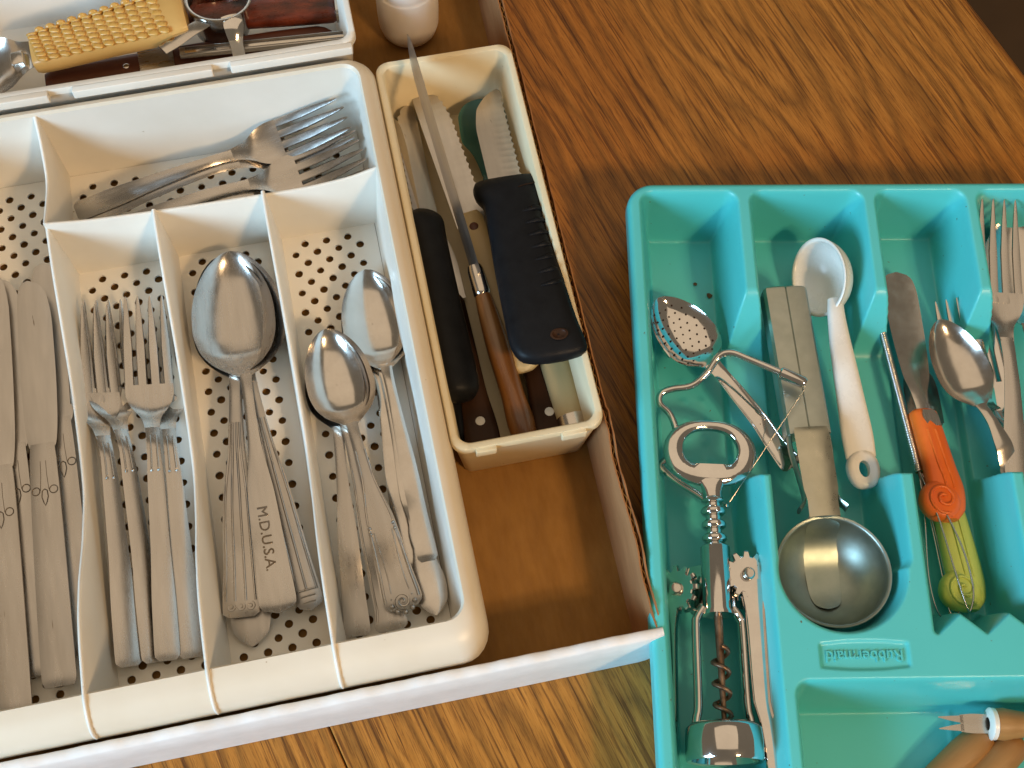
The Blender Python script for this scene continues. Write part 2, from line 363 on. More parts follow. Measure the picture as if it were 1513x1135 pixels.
# ---------------------------------------------------------------- rectangular trays
def ring_rect(x0, x1, y0, y1, rx, z, n=7, ryf=None):
    """rounded rectangle, counter-clockwise; the front corners may have their own y radius"""
    ryf = rx if ryf is None else ryf; out = []
    for cx, cy, ax, ay, a0 in ((x1 - rx, y1 - rx, rx, rx, 0), (x0 + rx, y1 - rx, rx, rx, 90), (x0 + rx, y0 + ryf, rx, ryf, 180), (x1 - rx, y0 + ryf, rx, ryf, 270)):
        for k in range(n):
            a = math.radians(a0 + 90 * k / (n - 1)); out.append((cx + ax * math.cos(a), cy + ay * math.sin(a), z))
    return out
def perforated(x0, x1, y0, y1, z, th=0.12, p=1.15, r=0.205, ox=0.0, oy=0.0, margin=0.32, k=10):
    """flat panel with a staggered field of round through-holes"""
    V, Fc = [], []
    hx = p; hy = p / 2
    rows = int((y1 - y0 - 2 * margin) / hy); yb = y0 + ((y1 - y0) - rows * hy) / 2 + oy
    def quad(a, b, c, d):
        n = len(V)
        V.extend([(a, c, z), (b, c, z), (b, d, z), (a, d, z)]); Fc.append([n, n + 1, n + 2, n + 3])
    if yb > y0: quad(x0, x1, y0, yb)
    quad(x0, x1, yb + rows * hy, y1)
    for j in range(rows):
        ya = yb + j * hy; yc = ya + hy / 2; yd = ya + hy
        sh = (j % 2) * p / 2 + ox
        cols = int((x1 - x0 - 2 * margin - ((j % 2) * p / 2)) / hx); xs = x0 + margin + sh * (1 if True else 0)
        cols = int((x1 - margin - xs) / hx + 1e-6)
        if xs > x0: quad(x0, xs, ya, yd)
        quad(xs + cols * hx, x1, ya, yd)
        for i in range(cols):
            cx = xs + (i + 0.5) * hx
            # octagonal walk round the cell against a circle
            cell = [(cx + hx / 2, yc), (cx + hx / 2, yd), (cx, yd), (cx - hx / 2, yd), (cx - hx / 2, yc), (cx - hx / 2, ya), (cx, ya), (cx + hx / 2, ya)]
            rj = r * (1 + 0.05 * math.sin(i * 3.1 + j * 1.7))
            circ = []
            for q in range(16):
                a = 2 * math.pi * q / 16; circ.append((cx + rj * math.cos(a), yc + rj * math.sin(a)))
            n = len(V)
            V.extend([(a, b, z) for a, b in cell]); V.extend([(a, b, z) for a, b in circ]); V.extend([(a, b, z - th) for a, b in circ])
            for q in range(8):
                q2 = (q + 1) % 8
                a0, a1, a2 = n + 8 + 2 * q, n + 8 + 2 * q + 1, n + 8 + (2 * q + 2) % 16
                Fc.append([n + q, n + q2, a2, a1, a0])
            for q in range(16):
                q2 = (q + 1) % 16; Fc.append([n + 8 + q, n + 8 + q2, n + 24 + q2, n + 24 + q])
    return V, Fc
def raised_mesh(name, vf, mat, parent, **k):
    """mesh without normal recalculation problems for open sheets: all sheets face up"""
    return mesh(name, vf, mat, parent, **k)

WT = dict(x0=-27.6, x1=-4.85, y0=-12.85, y1=16.95, top=6.0, floor=0.75)
DIV = (-21.45, -16.2, -10.72)
CROSS = 10.65
def white_tray():
    t = empty('cutlery_tray', loc=(-16, 2, 0.4), label='white plastic cutlery tray with perforated floor and scooped dividers', cat='tray')
    off = (16, -2, -0.4)
    mp = lambda vf: move(vf, off)
    x0, x1, y0, y1, zt, zf = WT['x0'], WT['x1'], WT['y0'], WT['y1'], WT['top'], WT['floor']
    d = 0.55                                     # wall draft
    rings = [ring_rect(x0 + d, x1 - d, y0 + d, y1 - d, 0.35, zf - 0.02), ring_rect(x0 + d - 0.1, x1 - d + 0.1, y0 + d - 0.1, y1 - d + 0.1, 0.45, zf + 0.12),
             ring_rect(x0 + 0.2, x1 - 0.2, y0 + 0.2, y1 - 0.2, 0.75, 3.6), ring_rect(x0 + 0.04, x1 - 0.04, y0 + 0.04, y1 - 0.04, 0.9, zt - 0.18)]
    mesh('wall', mp(loft(rings, caps=False)), 'white_plastic', t, 60)
    # broad rolled rim; the front roll is deeper than the sides
    rim = [ring_rect(x0 + 0.04, x1 - 0.04, y0 + 0.04, y1 - 0.04, 0.9, zt - 0.18)]
    for a in np.radians([0, 18, 36, 54, 72, 90]):
        w = math.sin(a); h = math.cos(a)
        ox, of, ob = 0.06 + 0.86 * w, 0.06 + 1.60 * w, 0.06 + 0.62 * w
        rim.append(ring_rect(x0 - ox, x1 + ox, y0 - of, y1 + ob, 0.9 + ox * 0.6, zt - 1.25 * (1 - h), ryf=0.9 + of * 0.5))
    for z, o in ((4.2, 0.96), (3.7, 0.90)):
        rim.append(ring_rect(x0 - o, x1 + o, y0 - o * 1.75, y1 + o * 0.7, 1.4, z, ryf=1.6))
    rim.append(ring_rect(x0 - 0.7, x1 + 0.7, y0 - 1.2, y1 + 0.5, 1.3, 3.7, ryf=1.4))
    rim.append(ring_rect(x0 - 0.1, x1 + 0.1, y0 - 0.1, y1 + 0.1, 1.0, 5.3))
    rim.append(ring_rect(x0 + d - 0.2, x1 - d + 0.2, y0 + d - 0.2, y1 - d + 0.2, 0.5, 0.45))
    mesh('rim', mp(loft(rim, caps=False)), 'cream_plastic', t, 60)
    fx = [x0 + d] + list(DIV) + [x1 - d]
    cells = [(fx[0], fx[1], y0 + d, y1 - d)] + [(fx[i], fx[i + 1], y0 + d, CROSS) for i in (1, 2, 3)] + [(fx[1], fx[4], CROSS, y1 - d)]
    for a, b, c, e in cells:
        mesh('perforated_floor', mp(perforated(a + 0.02, b - 0.02, c + 0.02, e - 0.02, zf, margin=0.30)), 'white_plastic', t, 30)
    # scooped dividers: a thin tapering sheet with a rounded crest that runs out over the front roll
    def sheet(line, hs, horizontal=False, x=0):
        rings = []
        for y, h in zip(line, hs):
            w0 = 0.30; w1 = 0.10
            sec = [(-w0, zf - 0.05), (-(w0 * 0.5 + w1 * 0.5), zf + (h - zf) * 0.5), (-w1, h - 0.08), (-w1 * 0.6, h - 0.015), (0, h), (w1 * 0.6, h - 0.015), (w1, h - 0.08), ((w0 * 0.5 + w1 * 0.5), zf + (h - zf) * 0.5), (w0, zf - 0.05)]
            rings.append([((y, x + q, z) if horizontal else (x + q, y, z)) for q, z in sec])
        return loft(rings)
    ky = [CROSS, 8.5, 5.5, 2.0, -2.0, -5.0, -8.0, -10.0, -11.5, -12.9]
    kz = [5.35, 4.9, 4.0, 3.05, 2.65, 3.6, 5.2, 5.85, 6.02, 6.06]
    yy = np.linspace(-12.9, CROSS, 50)
    for i, x in enumerate(DIV):
        hs = pchip(ky[::-1], kz[::-1], yy)
        v = sheet(yy, hs, x=x)
        # nose over the rolled front rim
        nose = curve([(x, -12.6, 6.0), (x, -13.2, 5.98), (x, -13.9, 5.72), (x, -14.4, 5.2), (x, -14.56, 4.5)], 5)
        v = join(v, tube(nose, [0.10] * (len(nose) - 2) + [0.08, 0.05], 8))
        mesh('divider', mp(v), 'white_plastic', t, 60)
    yb = np.linspace(CROSS, y1 - 0.05, 24)
    mesh('divider', mp(sheet(yb, pchip([CROSS, 11.8, 14.0, 15.6, y1], [5.75, 5.2, 4.5, 5.0, 5.9], yb), x=DIV[0])), 'white_plastic', t, 60)
    xb = np.linspace(DIV[0], x1 - 0.02, 40)
    mesh('cross_divider', mp(sheet(xb, pchip([DIV[0], -19, -14, -9, -6.5, x1], [5.7, 5.3, 5.05, 4.95, 5.2, 5.75], xb), True, CROSS)), 'white_plastic', t, 60)
white_tray()

def plain_tray(name, label, x0, x1, y0, y1, zb, zt, mat, draft=0.45, r=0.55, lip=0.28, tabs=()):
    c = ((x0 + x1) / 2, (y0 + y1) / 2, zb)
    t = empty(name, loc=c, label=label, cat='tray'); off = tuple(-q for q in c)
    def rr(o, z, rad): return ring_rect(x0 - o, x1 + o, y0 - o, y1 + o, rad, z)
    w = 0.22
    body = [rr(-draft - w, zb + 0.35, 0.3), rr(-draft - w + 0.12, zb + 0.5, 0.4), rr(-w, zt - 0.06, r), rr(-w + 0.07, zt, r), rr(lip * 0.3, zt, r + 0.1), rr(lip * 0.45, zt - 0.06, r + 0.12), rr(lip * 0.5, zt - 0.42, r + 0.12),
            rr(0.02, zt - 0.46, r), rr(-draft + 0.02, zb + 0.16, 0.42), rr(-draft - 0.14, zb + 0.02, 0.3)]
    mesh('body', move(loft(body, caps=False), off), mat, t, 50)
    mesh('base', move(rbox(x0 + draft + 0.1, x1 - draft - 0.1, y0 + draft + 0.1, y1 - draft - 0.1, zb + 0.03, zb + 0.36, 0.25), off), mat, t, 50)
    for (a, b, side) in tabs:
        if side == 'front': vf = rbox(a, b, y0 - 0.34, y0 - 0.10, zt - 0.62, zt - 0.06, 0.06)
        else: vf = rbox(a, b, y0 - 0.50, y0 - 0.12, zt - 0.55, zt + 0.03, 0.08)
        mesh('rim_tab', move(vf, off), mat, t, 40)
    return t
plain_tray('knife_tray', 'narrow ivory plastic tray full of kitchen knives', -3.82, 3.2, -4.95, 16.95, 0.4, 5.45, 'ivory_plastic', 0.5, 0.6, 0.3, [(-2.9, -1.9, 'front'), (1.2, 2.4, 'front')])
plain_tray('utensil_tray', 'white plastic tray behind, holding the woven-handled scoop and wooden handles', -31, -4.75, 18.18, 27.5, 0.4, 6.25, 'white_plastic', 0.5, 0.6, 0.3, [(-30.0, -20.6, 'hook'), (-19.4, -12.2, 'hook'), (-11.3, -4.9, 'hook')])

# ---------------------------------------------------------------- teal tray: one moulded skin
TA = math.radians(-10.9); TO = Vector((7.6, 8.0, 0)); TR = 4.5; TF = 0.6
TM = Matrix.Rotation(TA, 4, 'Z')
def tealpt(a, b, z=0): return TO + Vector((a * math.cos(TA) + b * math.sin(TA), a * math.sin(TA) - b * math.cos(TA), z))
def teal_tray():
    st = 0.075
    A = np.arange(-0.35, 24.6, st); B = np.arange(-0.35, 34.2, st)
    a, b = np.meshgrid(A, B, indexing='ij')
    def rrect(x0, x1, y0, y1, r):
        qx = np.abs(a - (x0 + x1) / 2) - (x1 - x0) / 2 + r; qy = np.abs(b - (y0 + y1) / 2) - (y1 - y0) / 2 + r
        return -(np.minimum(np.maximum(qx, qy), 0) + np.hypot(np.maximum(qx, 0), np.maximum(qy, 0)) - r)   # inside distance
    def S_(d, w):
        t = np.clip(d / w, 0, 1); return t * t * (3 - 2 * t)
    def smin(p, q, k=0.25):
        h = np.clip(0.5 + 0.5 * (q - p) / k, 0, 1); return q * (1 - h) + p * h - k * h * (1 - h)
    rim = TR
    z = np.full_like(a, rim)
    D = rim - TF
    def recess(z, d, w, depth): return np.minimum(z, rim - depth * S_(d, w))
    z = recess(z, rrect(0.62, 5.75, 0.42, 33.0, 0.75), 0.95, D)
    # second compartment: straight sides, half-round front for the scoop
    ax = 6.25; bx = 12.25
    d2 = rrect(ax, bx, 0.42, 20.7, 0.75)
    dc = 3.05 - np.hypot(a - 8.95, b - 20.45); dstraight = rrect(5.95, 12.0, 12.0, 20.6, 0.3)
    z = recess(z, d2, 0.95, D); z = recess(z, np.maximum(dc, np.minimum(dstraight, 3)), 0.95, D)
    # third: zig-zag front edge
    zt_ = ((a - 12.95) / 2.25) % 1; zig = 23.62 - 0.95 * (1 - np.abs(2 * zt_ - 1))
    d3 = np.minimum(rrect(12.72, 17.55, 0.42, 26.0, 0.75), (zig - b) * 0.9)
    z = recess(z, d3, 0.85, D)
    d4 = np.minimum(rrect(17.98, 23.6, 0.42, 26.0, 0.75), (zig - b) * 0.9)
    z = recess(z, d4, 0.95, D)
    z = recess(z, rrect(6.2, 23.6, 25.45, 33.0, 0.7), 0.95, D)
    # finger gap across the dividers
    gap = np.minimum((b - 6.05) / 2.6, (15.95 - b) / 0.9)
    inside = rrect(0.7, 23.5, 0.5, 25, 0.7)
    z = np.minimum(z, np.where(inside > 0.3, rim - (rim - 1.15) * S_(gap, 1.0), 99))
    # badge: shallow bowed recess
    bow = 0.14 * (1 - ((a - 9.5) / 2.05) ** 2)
    db = np.minimum(2.05 - np.abs(a - 9.5), np.minimum(b - (23.86 - bow), (25.02 + bow) - b))
    z = z - 0.13 * S_(db, 0.14)
    # grip bumps on the first compartment's floor
    for cb in np.arange(9.6, 16.5, 1.05):
        for ca in (2.75, 3.75): z = z + 0.07 * np.exp(-((a - ca) ** 2 + (b - cb) ** 2) / 0.05)
    # low ribs along the floors
    for cc in (14.2, 15.9): z = z + 0.05 * np.exp(-((a - cc) ** 2) / 0.02) * S_(b - 9, 1) * (z < 0.9)
    # outside: rounded shoulder then the sloping skirt
    do = rrect(0.0, 24.2, 0.0, 33.8, 1.4)
    z = np.where(do < 0.30, np.minimum(z, rim - 0.30 + np.sqrt(np.clip(0.09 - (0.30 - do) ** 2, 0, None))), z)
    nb = len(B); keep = do > -st * 0.9
    V = []; idx = -np.ones(a.shape, int); Fc = []
    ii = np.argwhere(keep)
    for q, (i, j) in enumerate(ii):
        idx[i, j] = q; V.append(None)
    # snap the outermost ring of vertices to the outline
    gx, gy = np.gradient(do, st, st)
    for q, (i, j) in enumerate(ii):
        x, y, d = a[i, j], b[i, j], do[i, j]
        if d < 0:
            x += -d * gx[i, j]; y += -d * gy[i, j]
        V[q] = (x, -y, z[i, j] if d >= 0 else rim - 0.30)
    for i in range(len(A) - 1):
        for j in range(nb - 1):
            c = [idx[i, j], idx[i + 1, j], idx[i + 1, j + 1], idx[i, j + 1]]
            if min(c) >= 0: Fc.append(c[::-1])
    root = empty('teal_tray', mat4=Matrix.Translation(TO * S) @ TM, label='teal moulded plastic utensil tray with rounded compartments', cat='tray')
    o = mesh('moulded_body', (V, Fc), 'teal_plastic', root, 75)
    def oring(o_, z_): return [(p[0], p[1], z_) for p in ring_rect(-o_, 24.2 + o_, -33.8 - o_, o_, 1.4 + min(o_, 0), z_, n=10)]
    mesh('skirt', loft([oring(0.0, rim - 0.28), oring(0.03, rim - 0.8), oring(0.02, rim - 0.95), oring(-0.10, rim - 1.0), oring(-0.45, 0.05), oring(-0.7, 0.02)], caps=False), 'teal_plastic', root, 50)
    # raised lettering, read from the far side of the tray
    mt = Matrix.Translation(Vector((9.5, -24.45, rim - 0.12)) * S) @ Matrix.Rotation(math.pi, 4, 'Z')
    text_mesh('lettering', 'Rubbermaid', 0.72, 'teal_plastic', root, mt, 0.06)
    return root
teal_tray()

# ---------------------------------------------------------------- flatware
BOWL = [(0, .03), (.012, .17), (.04, .31), (.10, .51), (.2, .72), (.33, .89), (.47, .98), (.6, 1.0), (.74, .92), (.86, .70), (.95, .38), (1.0, .19)]
CUPP = [(0, .0), (.05, .30), (.2, .76), (.4, .97), (.55, 1), (.72, .88), (.88, .45), (1.0, 0.0)]
def spoon(label, tip, end, bw, bl, hw, cat='spoon', group=None, cup=1.12, roll=0, mat='steel', hmat=None, tipw=None, arch=0.6, neck=0.28, ends='round', th=0.13, name='spoon'):
    mm, ln = span(tip, end, roll)
    root = empty(name, mm, label=label, cat=cat, group=group)
    keys = []
    for u in [0, .012, .04, .10, .2, .33, .47, .6, .74, .86, .95, 1.0]:
        w = pchip(*zip(*BOWL), u) * bw / 2; c = pchip(*zip(*CUPP), u) * cup
        if u == 1.0: w = neck
        keys.append((u * bl, 0, max(w, neck if u > .94 else 0.02), 0.10 * math.sin(math.pi * u * 0.9) * 0.4 - 0.02 + 0.30 * max(0, u - .8) / .2 * 0.6, c, th))
    b = Strip(keys); mesh('bowl', b.mesh(44, 21, power=2.5), mat, root, 50)
    z1 = keys[-1][3]; hl = ln - bl; e = hw
    hk = [(bl - .12, 0, neck * 1.02, z1 - .012, -.03, .17), (bl + .10 * hl, 0, neck * .92, z1 + arch * .45, -.05, .24), (bl + .28 * hl, 0, neck * 1.05, z1 + arch * .85, -.05, .22), (bl + .55 * hl, 0, .62 * e + .1, z1 + arch * .9, -.05, .17), (bl + .8 * hl, 0, .88 * e, .45 * arch, -.05, .15)]
    if ends == 'round': hk += [(ln - .5, 0, e, .10, -.05, .15), (ln - .22, 0, e * .86, .04, -.05, .14), (ln - .06, 0, e * .5, .01, -.03, .13), (ln, 0, e * .12, 0, 0, .12)]
    elif ends == 'point': hk += [(ln - 1.3, 0, e, .16, -.06, .15), (ln - .7, 0, e * .62, .08, -.06, .14), (ln - .35, 0, e * .55, .04, -.05, .14), (ln - .1, 0, e * .25, .01, -.03, .13), (ln, 0, .05, 0, 0, .12)]
    elif ends == 'flare': hk += [(ln - .9, 0, e * .92, .12, -.08, .16), (ln - .35, 0, e * 1.15, .04, -.1, .16), (ln - .08, 0, e * 1.1, .0, -.05, .14), (ln, 0, e * .9, -.03, 0, .1)]
    elif ends == 'wavy': hk = hk[:-1] + [(ln - 4.6, 0, e * .55, .75 * arch, -.05, .17), (ln - 3.9, 0, e * .72, .6 * arch, -.05, .17), (ln - 3.4, 0, e * .6, .5 * arch, -.05, .16), (ln - 2.4, 0, e * .95, .3 * arch, -.06, .16), (ln - 1.5, 0, e * 1.2, .12, -.08, .16), (ln - .7, 0, e * 1.05, .06, -.06, .15), (ln - .2, 0, e * .5, .01, -.03, .13), (ln, 0, e * .1, 0, 0, .12)]
    else: hk += [(ln - .25, 0, e, .06, -.04, .15), (ln - .06, 0, e * .92, .01, -.03, .14), (ln, 0, e * .7, 0, 0, .12)]
    h = Strip(hk); mesh('handle', h.mesh(40, 9), hmat or mat, root, 50)
    root['_'] = 0; del root['_']
    return root, h, ln
def piece(root, prefix):
    c = [o for o in root.children if o.name.split('.')[0] == prefix]
    return c[-1] if c else root
def ridge(root, h, a, b, v, r=0.05, name='edge_bead', mat='steel_worn', n=16, dz=0.0):
    pts = []
    for x in np.linspace(a, b, n):
        vv = v(x) if callable(v) else v
        p = h.top(x, vv); pts.append((p[0], p[1], p[2] + dz))
    return mesh(name, tube(pts, r, 6), mat, piece(root, 'handle'), 60)

def fork(label, tip, end, hw=0.75, head=2.5, tl=4.6, group=None, roll=0, mat='steel', name='fork', arch=0.55, dip=0.85, detail=True, ntine=4, cat='fork', neck=0.34):
    mm, ln = span(tip, end, roll)
    root = empty(name, mm, label=label, cat=cat, group=group)
    zx = [0, 1.0, 2.4, tl, tl + 1.2, tl + 2.6, tl + 4.0, ln * .62, ln * .82, ln - .4, ln]
    zz = [0, -.30 * dip, -.75 * dip, -dip, -.85 * dip, -.05, arch * .75, arch, arch * .55, .06, 0]
    zf = lambda s: float(pchip(zx, zz, s))
    W = head / 2
    hs = [(tl - .05, 0, W * .985), (tl + .35, 0, W * .99), (tl + .9, 0, W * .90), (tl + 1.35, 0, W * .70), (tl + 1.7, 0, .50 * W), (tl + 2.1, 0, .36 * W), (tl + 2.75, 0, neck)]
    mesh('head', Strip([(s, y, w, zf(s), .12 * max(0, math.sin(math.pi * min(1, max(0, (s - tl) / 2.6)))), .17) for s, y, w in hs]).mesh(18, 9), mat, root, 50)
    gap = 0.16 * head / 2.5
    tw = (head - (ntine - 1) * gap * 1.15) / ntine
    for i in range(ntine):
        yr = -W + tw / 2 + i * (tw + gap * 1.15)
        rings = []
        for u in [0, .03, .12, .3, .55, .8, .98, 1.1]:
            s = tl * u; w = tw / 2 * (0.20 + 0.80 * min(1, (u / .55)) ** .75) if u > 0 else tw * .05
            y = yr * (0.93 + 0.07 * u); z = zf(s) - (.05 if u > 1 else 0); t = .17 if u > .05 else .07
            rings.append([(s, y - w, z - t * .45), (s, y - w * .82, z - .012), (s, y, z + .003), (s, y + w * .82, z - .012), (s, y + w, z - t * .45), (s, y + w * .7, z - t), (s, y - w * .7, z - t)])
        mesh('tine', loft(rings), mat, root, 45)
    h0 = tl + 2.55; e = hw
    hk = [(h0, 0, neck * 1.01, zf(h0) - .01, -.03, .18), (h0 + 1.2, 0, neck * .95, zf(h0 + 1.2), -.05, .24), (h0 + 2.6, 0, neck * 1.12, zf(h0 + 2.6), -.05, .2), (ln * .72, 0, e * .78, zf(ln * .72), -.05, .17), (ln - 2.5, 0, e * .96, zf(ln - 2.5), -.05, .16), (ln - .35, 0, e, zf(ln - .35), -.04, .15), (ln - .07, 0, e * .9, .01, -.02, .14), (ln, 0, e * .65, 0, 0, .12)]
    h = Strip(hk); mesh('handle', h.mesh(36, 9), mat, root, 50)
    if detail:
        for v in (-.45, .45):
            ridge(root, h, h0 + .5, h0 + 2.3, v, .045, 'neck_bead', mat, 8, .015)
            p = h.top(h0 + 2.42, v)
            mesh('neck_bead', move(lathe([(0.005, -.07), (.06, -.04), (.08, 0), (.06, .04), (.005, .07)], 8), (p[0], p[1], p[2] + .03)), mat, root, 70)
    return root
def table_knife(label, tip, end, bl, bw=1.75, hw=0.75, group=None, engraved=True, roll=0, hflip=1):
    mm, ln = span(tip, end, roll); root = empty('table_knife', mm, label=label, cat='knife', group=group)
    f = hflip
    bk = [(0, -.25 * f, .03, 0, 0, .05), (.06, -.24 * f, .22, 0, -.01, .08), (.35, -.16 * f, bw * .30, 0, -.015, .1), (1.1, -.05 * f, bw * .43, .0, -.02, .11), (2.6, 0, bw * .49, .02, -.02, .12), (5, 0, bw * .5, .05, -.02, .13), (bl - 2, 0, bw * .47, .10, -.02, .15), (bl - .7, 0, bw * .42, .14, -.03, .18), (bl - .1, 0, bw * .36, .16, -.05, .22), (bl, 0, bw * .32, .16, -.05, .22)]
    mesh('blade', Strip(bk).mesh(34, 7), 'blade', root, 40)
    hk = [(bl - .25, 0, hw * .74, .20, -.04, .36), (bl + .2, 0, hw * .80, .24, -.05, .42), (bl + 3, 0, hw * .92, .26, -.05, .45), (ln - 3, 0, hw * 1.02, .2, -.05, .45), (ln - .5, 0, hw * 1.04, .1, -.05, .4), (ln - .12, 0, hw * .99, .06, -.05, .36), (ln, 0, hw * .88, .02, -.02, .28)]
    h = Strip(hk); ho = mesh('handle', h.mesh(26, 9), 'steel_worn', root, 45)
    if engraved:
        c = bl + 2.2
        def flat(pts): return [(c + p[0], p[1], h.top(c + p[0], max(-1, min(1, p[1] / hw)))[2] + .004) for p in pts]
        for sy in (-1, 1):
            mesh('engraved_loop', tube(flat([(.02 + .20 * math.cos(q), sy * .42 + .19 * math.sin(q)) for q in np.linspace(0, 2 * math.pi, 15)]), .026, 5), 'dark_steel', ho, 70)
            mesh('engraved_line', tube(flat([(-1.5, sy * .13), (-.8, sy * .14), (0, sy * .20)]), .014, 5), 'dark_steel', ho, 70)
        mesh('engraved_petal', tube(flat([(-.05 + 0.0, 0), (.05, -.12), (.35, -.15), (.62, -.08), (.80, 0), (.62, .08), (.35, .15), (.05, .12), (-.05, 0)]), .026, 5), 'dark_steel', ho, 70)
    return root

G = 'table knives in the tray'
table_knife('leftmost table knife, broad handle cut off by the picture edge', (-16, 398, 1.9), (20, 1056, 1.6), 11.2, 1.8, .84, G)
table_knife('table knife half under its neighbour, rounded blade tip, second from left', (4, 411, 1.5), (50, 1000, 1.2), 9.6, 1.7, .68, G)
table_knife('table knife lying on top in the middle of the knife group', (47, 414, 2.0), (89, 1014, 1.75), 9.4, 1.75, .76, G)
table_knife('table knife leaning on the divider beside the fork compartment', (68, 388, 1.35), (122, 968, 1.3), 9.2, 1.7, .70, G)

G = 'dinner forks in the tray'
fork('dinner fork nearest the knives, on top of its pair', (131, 449, 2.35), (191, 985, 1.5), .62, 2.45, group=G, roll=-24)
fork('dinner fork nested under the one nearest the knives', (151, 443, 1.95), (229, 979, 1.15), .60, 2.45, group=G, roll=-24)
fork('dinner fork on top of the pair nearest the large spoons', (212, 437, 2.25), (248, 976, 1.5), .58, 2.4, group=G, roll=-12)
fork('dinner fork under the pair nearest the large spoons, handle furthest right', (229, 441, 1.85), (284, 972, 1.1), .62, 2.4, group=G, roll=-12)

G = 'salad forks in the back compartment'
fork('salad fork on top of the pile, tines highest on the back wall', (506, 168, 3.85), (112, 314, 1.35), .52, 2.3, 3.7, G, roll=-24, detail=False, neck=.28)
fork('salad fork second in the pile, just below the topmost one', (516, 180, 3.4), (118, 326, 1.0), .50, 2.3, 3.7, G, roll=-18, detail=False, neck=.28)
fork('salad fork third in the pile, above the one at the divider', (533, 214, 3.2), (150, 347, 1.45), .50, 2.3, 3.7, G, roll=-12, detail=False, neck=.28)
fork('salad fork lowest in the picture, half hidden by the cross divider', (538, 227, 2.8), (160, 356, 1.05), .50, 2.3, 3.7, G, roll=-8, detail=False, neck=.28)

G = 'large spoons in the tray'
r, h, ln = spoon('large spoon at the bottom of the stack with ornate pointed tip', (340, 381, 1.95), (373, 955, 1.05), 4.05, 6.8, .80, group=G, ends='wavy', mat='steel_worn')
r, h, ln = spoon('large spoon with grooved handle and shell tip at the right', (323, 379, 2.15), (461, 901, 1.35), 4.1, 6.85, .66, group=G, ends='round', mat='steel_worn')
for v in (-.75, 0, .75): ridge(r, h, 9.5, ln - .9, v, .06, 'flute')
for k in range(3): mesh('shell_rib', tube([(ln - .95 + .28 * k, y, h.top(ln - .95 + .28 * k, y)[2] + .02) for y in np.linspace(-.42 + .06 * k, .42 - .06 * k, 6)], .05, 6), 'steel_worn', piece(r, 'handle'), 60)
r, h, ln = spoon('large spoon with fluted handle and scrolled square end at the left', (343, 376, 2.35), (357, 912, 1.75), 4.2, 6.9, .86, group=G, ends='square', mat='steel_worn')
for v in (-.82, -.3, .3, .82): ridge(r, h, 9.5, ln - .75, v, .06, 'flute')
for sy in (-1, 0, 1):
    pts = [(ln - .48 + (.05 + .02 * q) * math.cos(q) * 1.0, sy * .45 + (.05 + .02 * q) * math.sin(q), .13) for q in np.linspace(0, 9, 22)]
    mesh('scroll', tube(pts, .03, 5), 'steel_worn', piece(r, 'handle'), 60)
r, h, ln = spoon('large spoon on top of the stack, handle stamped with letters', (338, 371, 2.55), (413, 905, 2.05), 4.7, 7.15, .88, group=G, ends='round')
c = ln - 3.5; hm = h.top(c, 0); sl = math.atan2(h.top(c - 1.2, 0)[2] - h.top(c + 1.2, 0)[2], 2.4)
text_mesh('lettering', 'M.D.U.S.A.', 0.70, 'dark_steel', piece(r, 'handle'), Matrix.Translation(Vector((c, -.08, hm[2] + 0.004)) * S) @ Matrix.Rotation(sl, 4, 'Y'), 0.018)

G = 'teaspoons in the tray'
spoon('teaspoon at the bottom of the right-hand stack, plain handle', (538, 406, 1.82), (604, 842, 1.1), 3.1, 5.4, .52, group=G, cup=.88, ends='square', mat='polished')
spoon('teaspoon in the middle of the right-hand stack, wavy-edged flared handle', (535, 402, 2.0), (645, 909, 1.2), 3.15, 5.45, .66, group=G, cup=.88, ends='wavy', mat='polished')
spoon('teaspoon on top of the right-hand stack, short plain handle', (539, 398, 2.18), (633, 828, 1.7), 3.5, 5.75, .50, group=G, cup=.88, ends='square', mat='polished')
spoon('teaspoon at the bottom of the left-hand stack, plain flat handle', (487, 493, 2.5), (529, 940, 1.1), 2.95, 5.05, .62, group=G, cup=.88, ends='square', mat='steel_worn')
r, h, ln = spoon('teaspoon second in the left-hand stack, handle with flared squared end', (481, 490, 2.68), (580, 931, 1.35), 3.0, 5.1, .68, group=G, cup=.88, ends='flare', mat='steel_worn')
for v in (-.8, .8): ridge(r, h, 7.5, ln - .5, v, .05)
r, h, ln = spoon('teaspoon on top of the left-hand stack with rose at handle end', (480, 486, 2.88), (599, 902, 2.15), 3.35, 5.35, .95, group=G, cup=.9, ends='round', mat='polished', hmat='steel_worn')
for v in (-.86, .86):
    ridge(r, h, ln - 8.0, ln - 4.2, v, .055)
    ridge(r, h, ln - 4.0, ln - .5, lambda x, v=v: v * (0.98), .075)
    ridge(r, h, ln - 3.8, ln - .9, lambda x, v=v: v * (0.62 + 0.1 * math.sin((x - ln) * 1.0)), .03)
    for k in range(2):
        p = h.top(ln - 4.05 + .28 * k, v * .95); mesh('bead', move(lathe([(.005, -.08), (.08, -.04), (.1, 0), (.08, .05), (.005, .09)], 8), (p[0], p[1], p[2] + .03)), 'steel_worn', piece(r, 'handle'), 70)
pts = [(ln - .42 + (.03 + .034 * q) * math.cos(q), (.03 + .034 * q) * math.sin(q), .24 - .008 * q) for q in np.linspace(0, 12.5, 40)]
mesh('rose', tube(pts, .045, 6), 'steel_worn', piece(r, 'handle'), 60)
for k in range(9):
    q = k * 2 * math.pi / 9
    mesh('petal', move(lathe([(.005, -.06), (.10, -.02), (.13, .03), (.09, .08), (.005, .10)], 8), (ln - .42 + .52 * math.cos(q), .56 * math.sin(q), .07)), 'steel_worn', piece(r, 'handle'), 70)

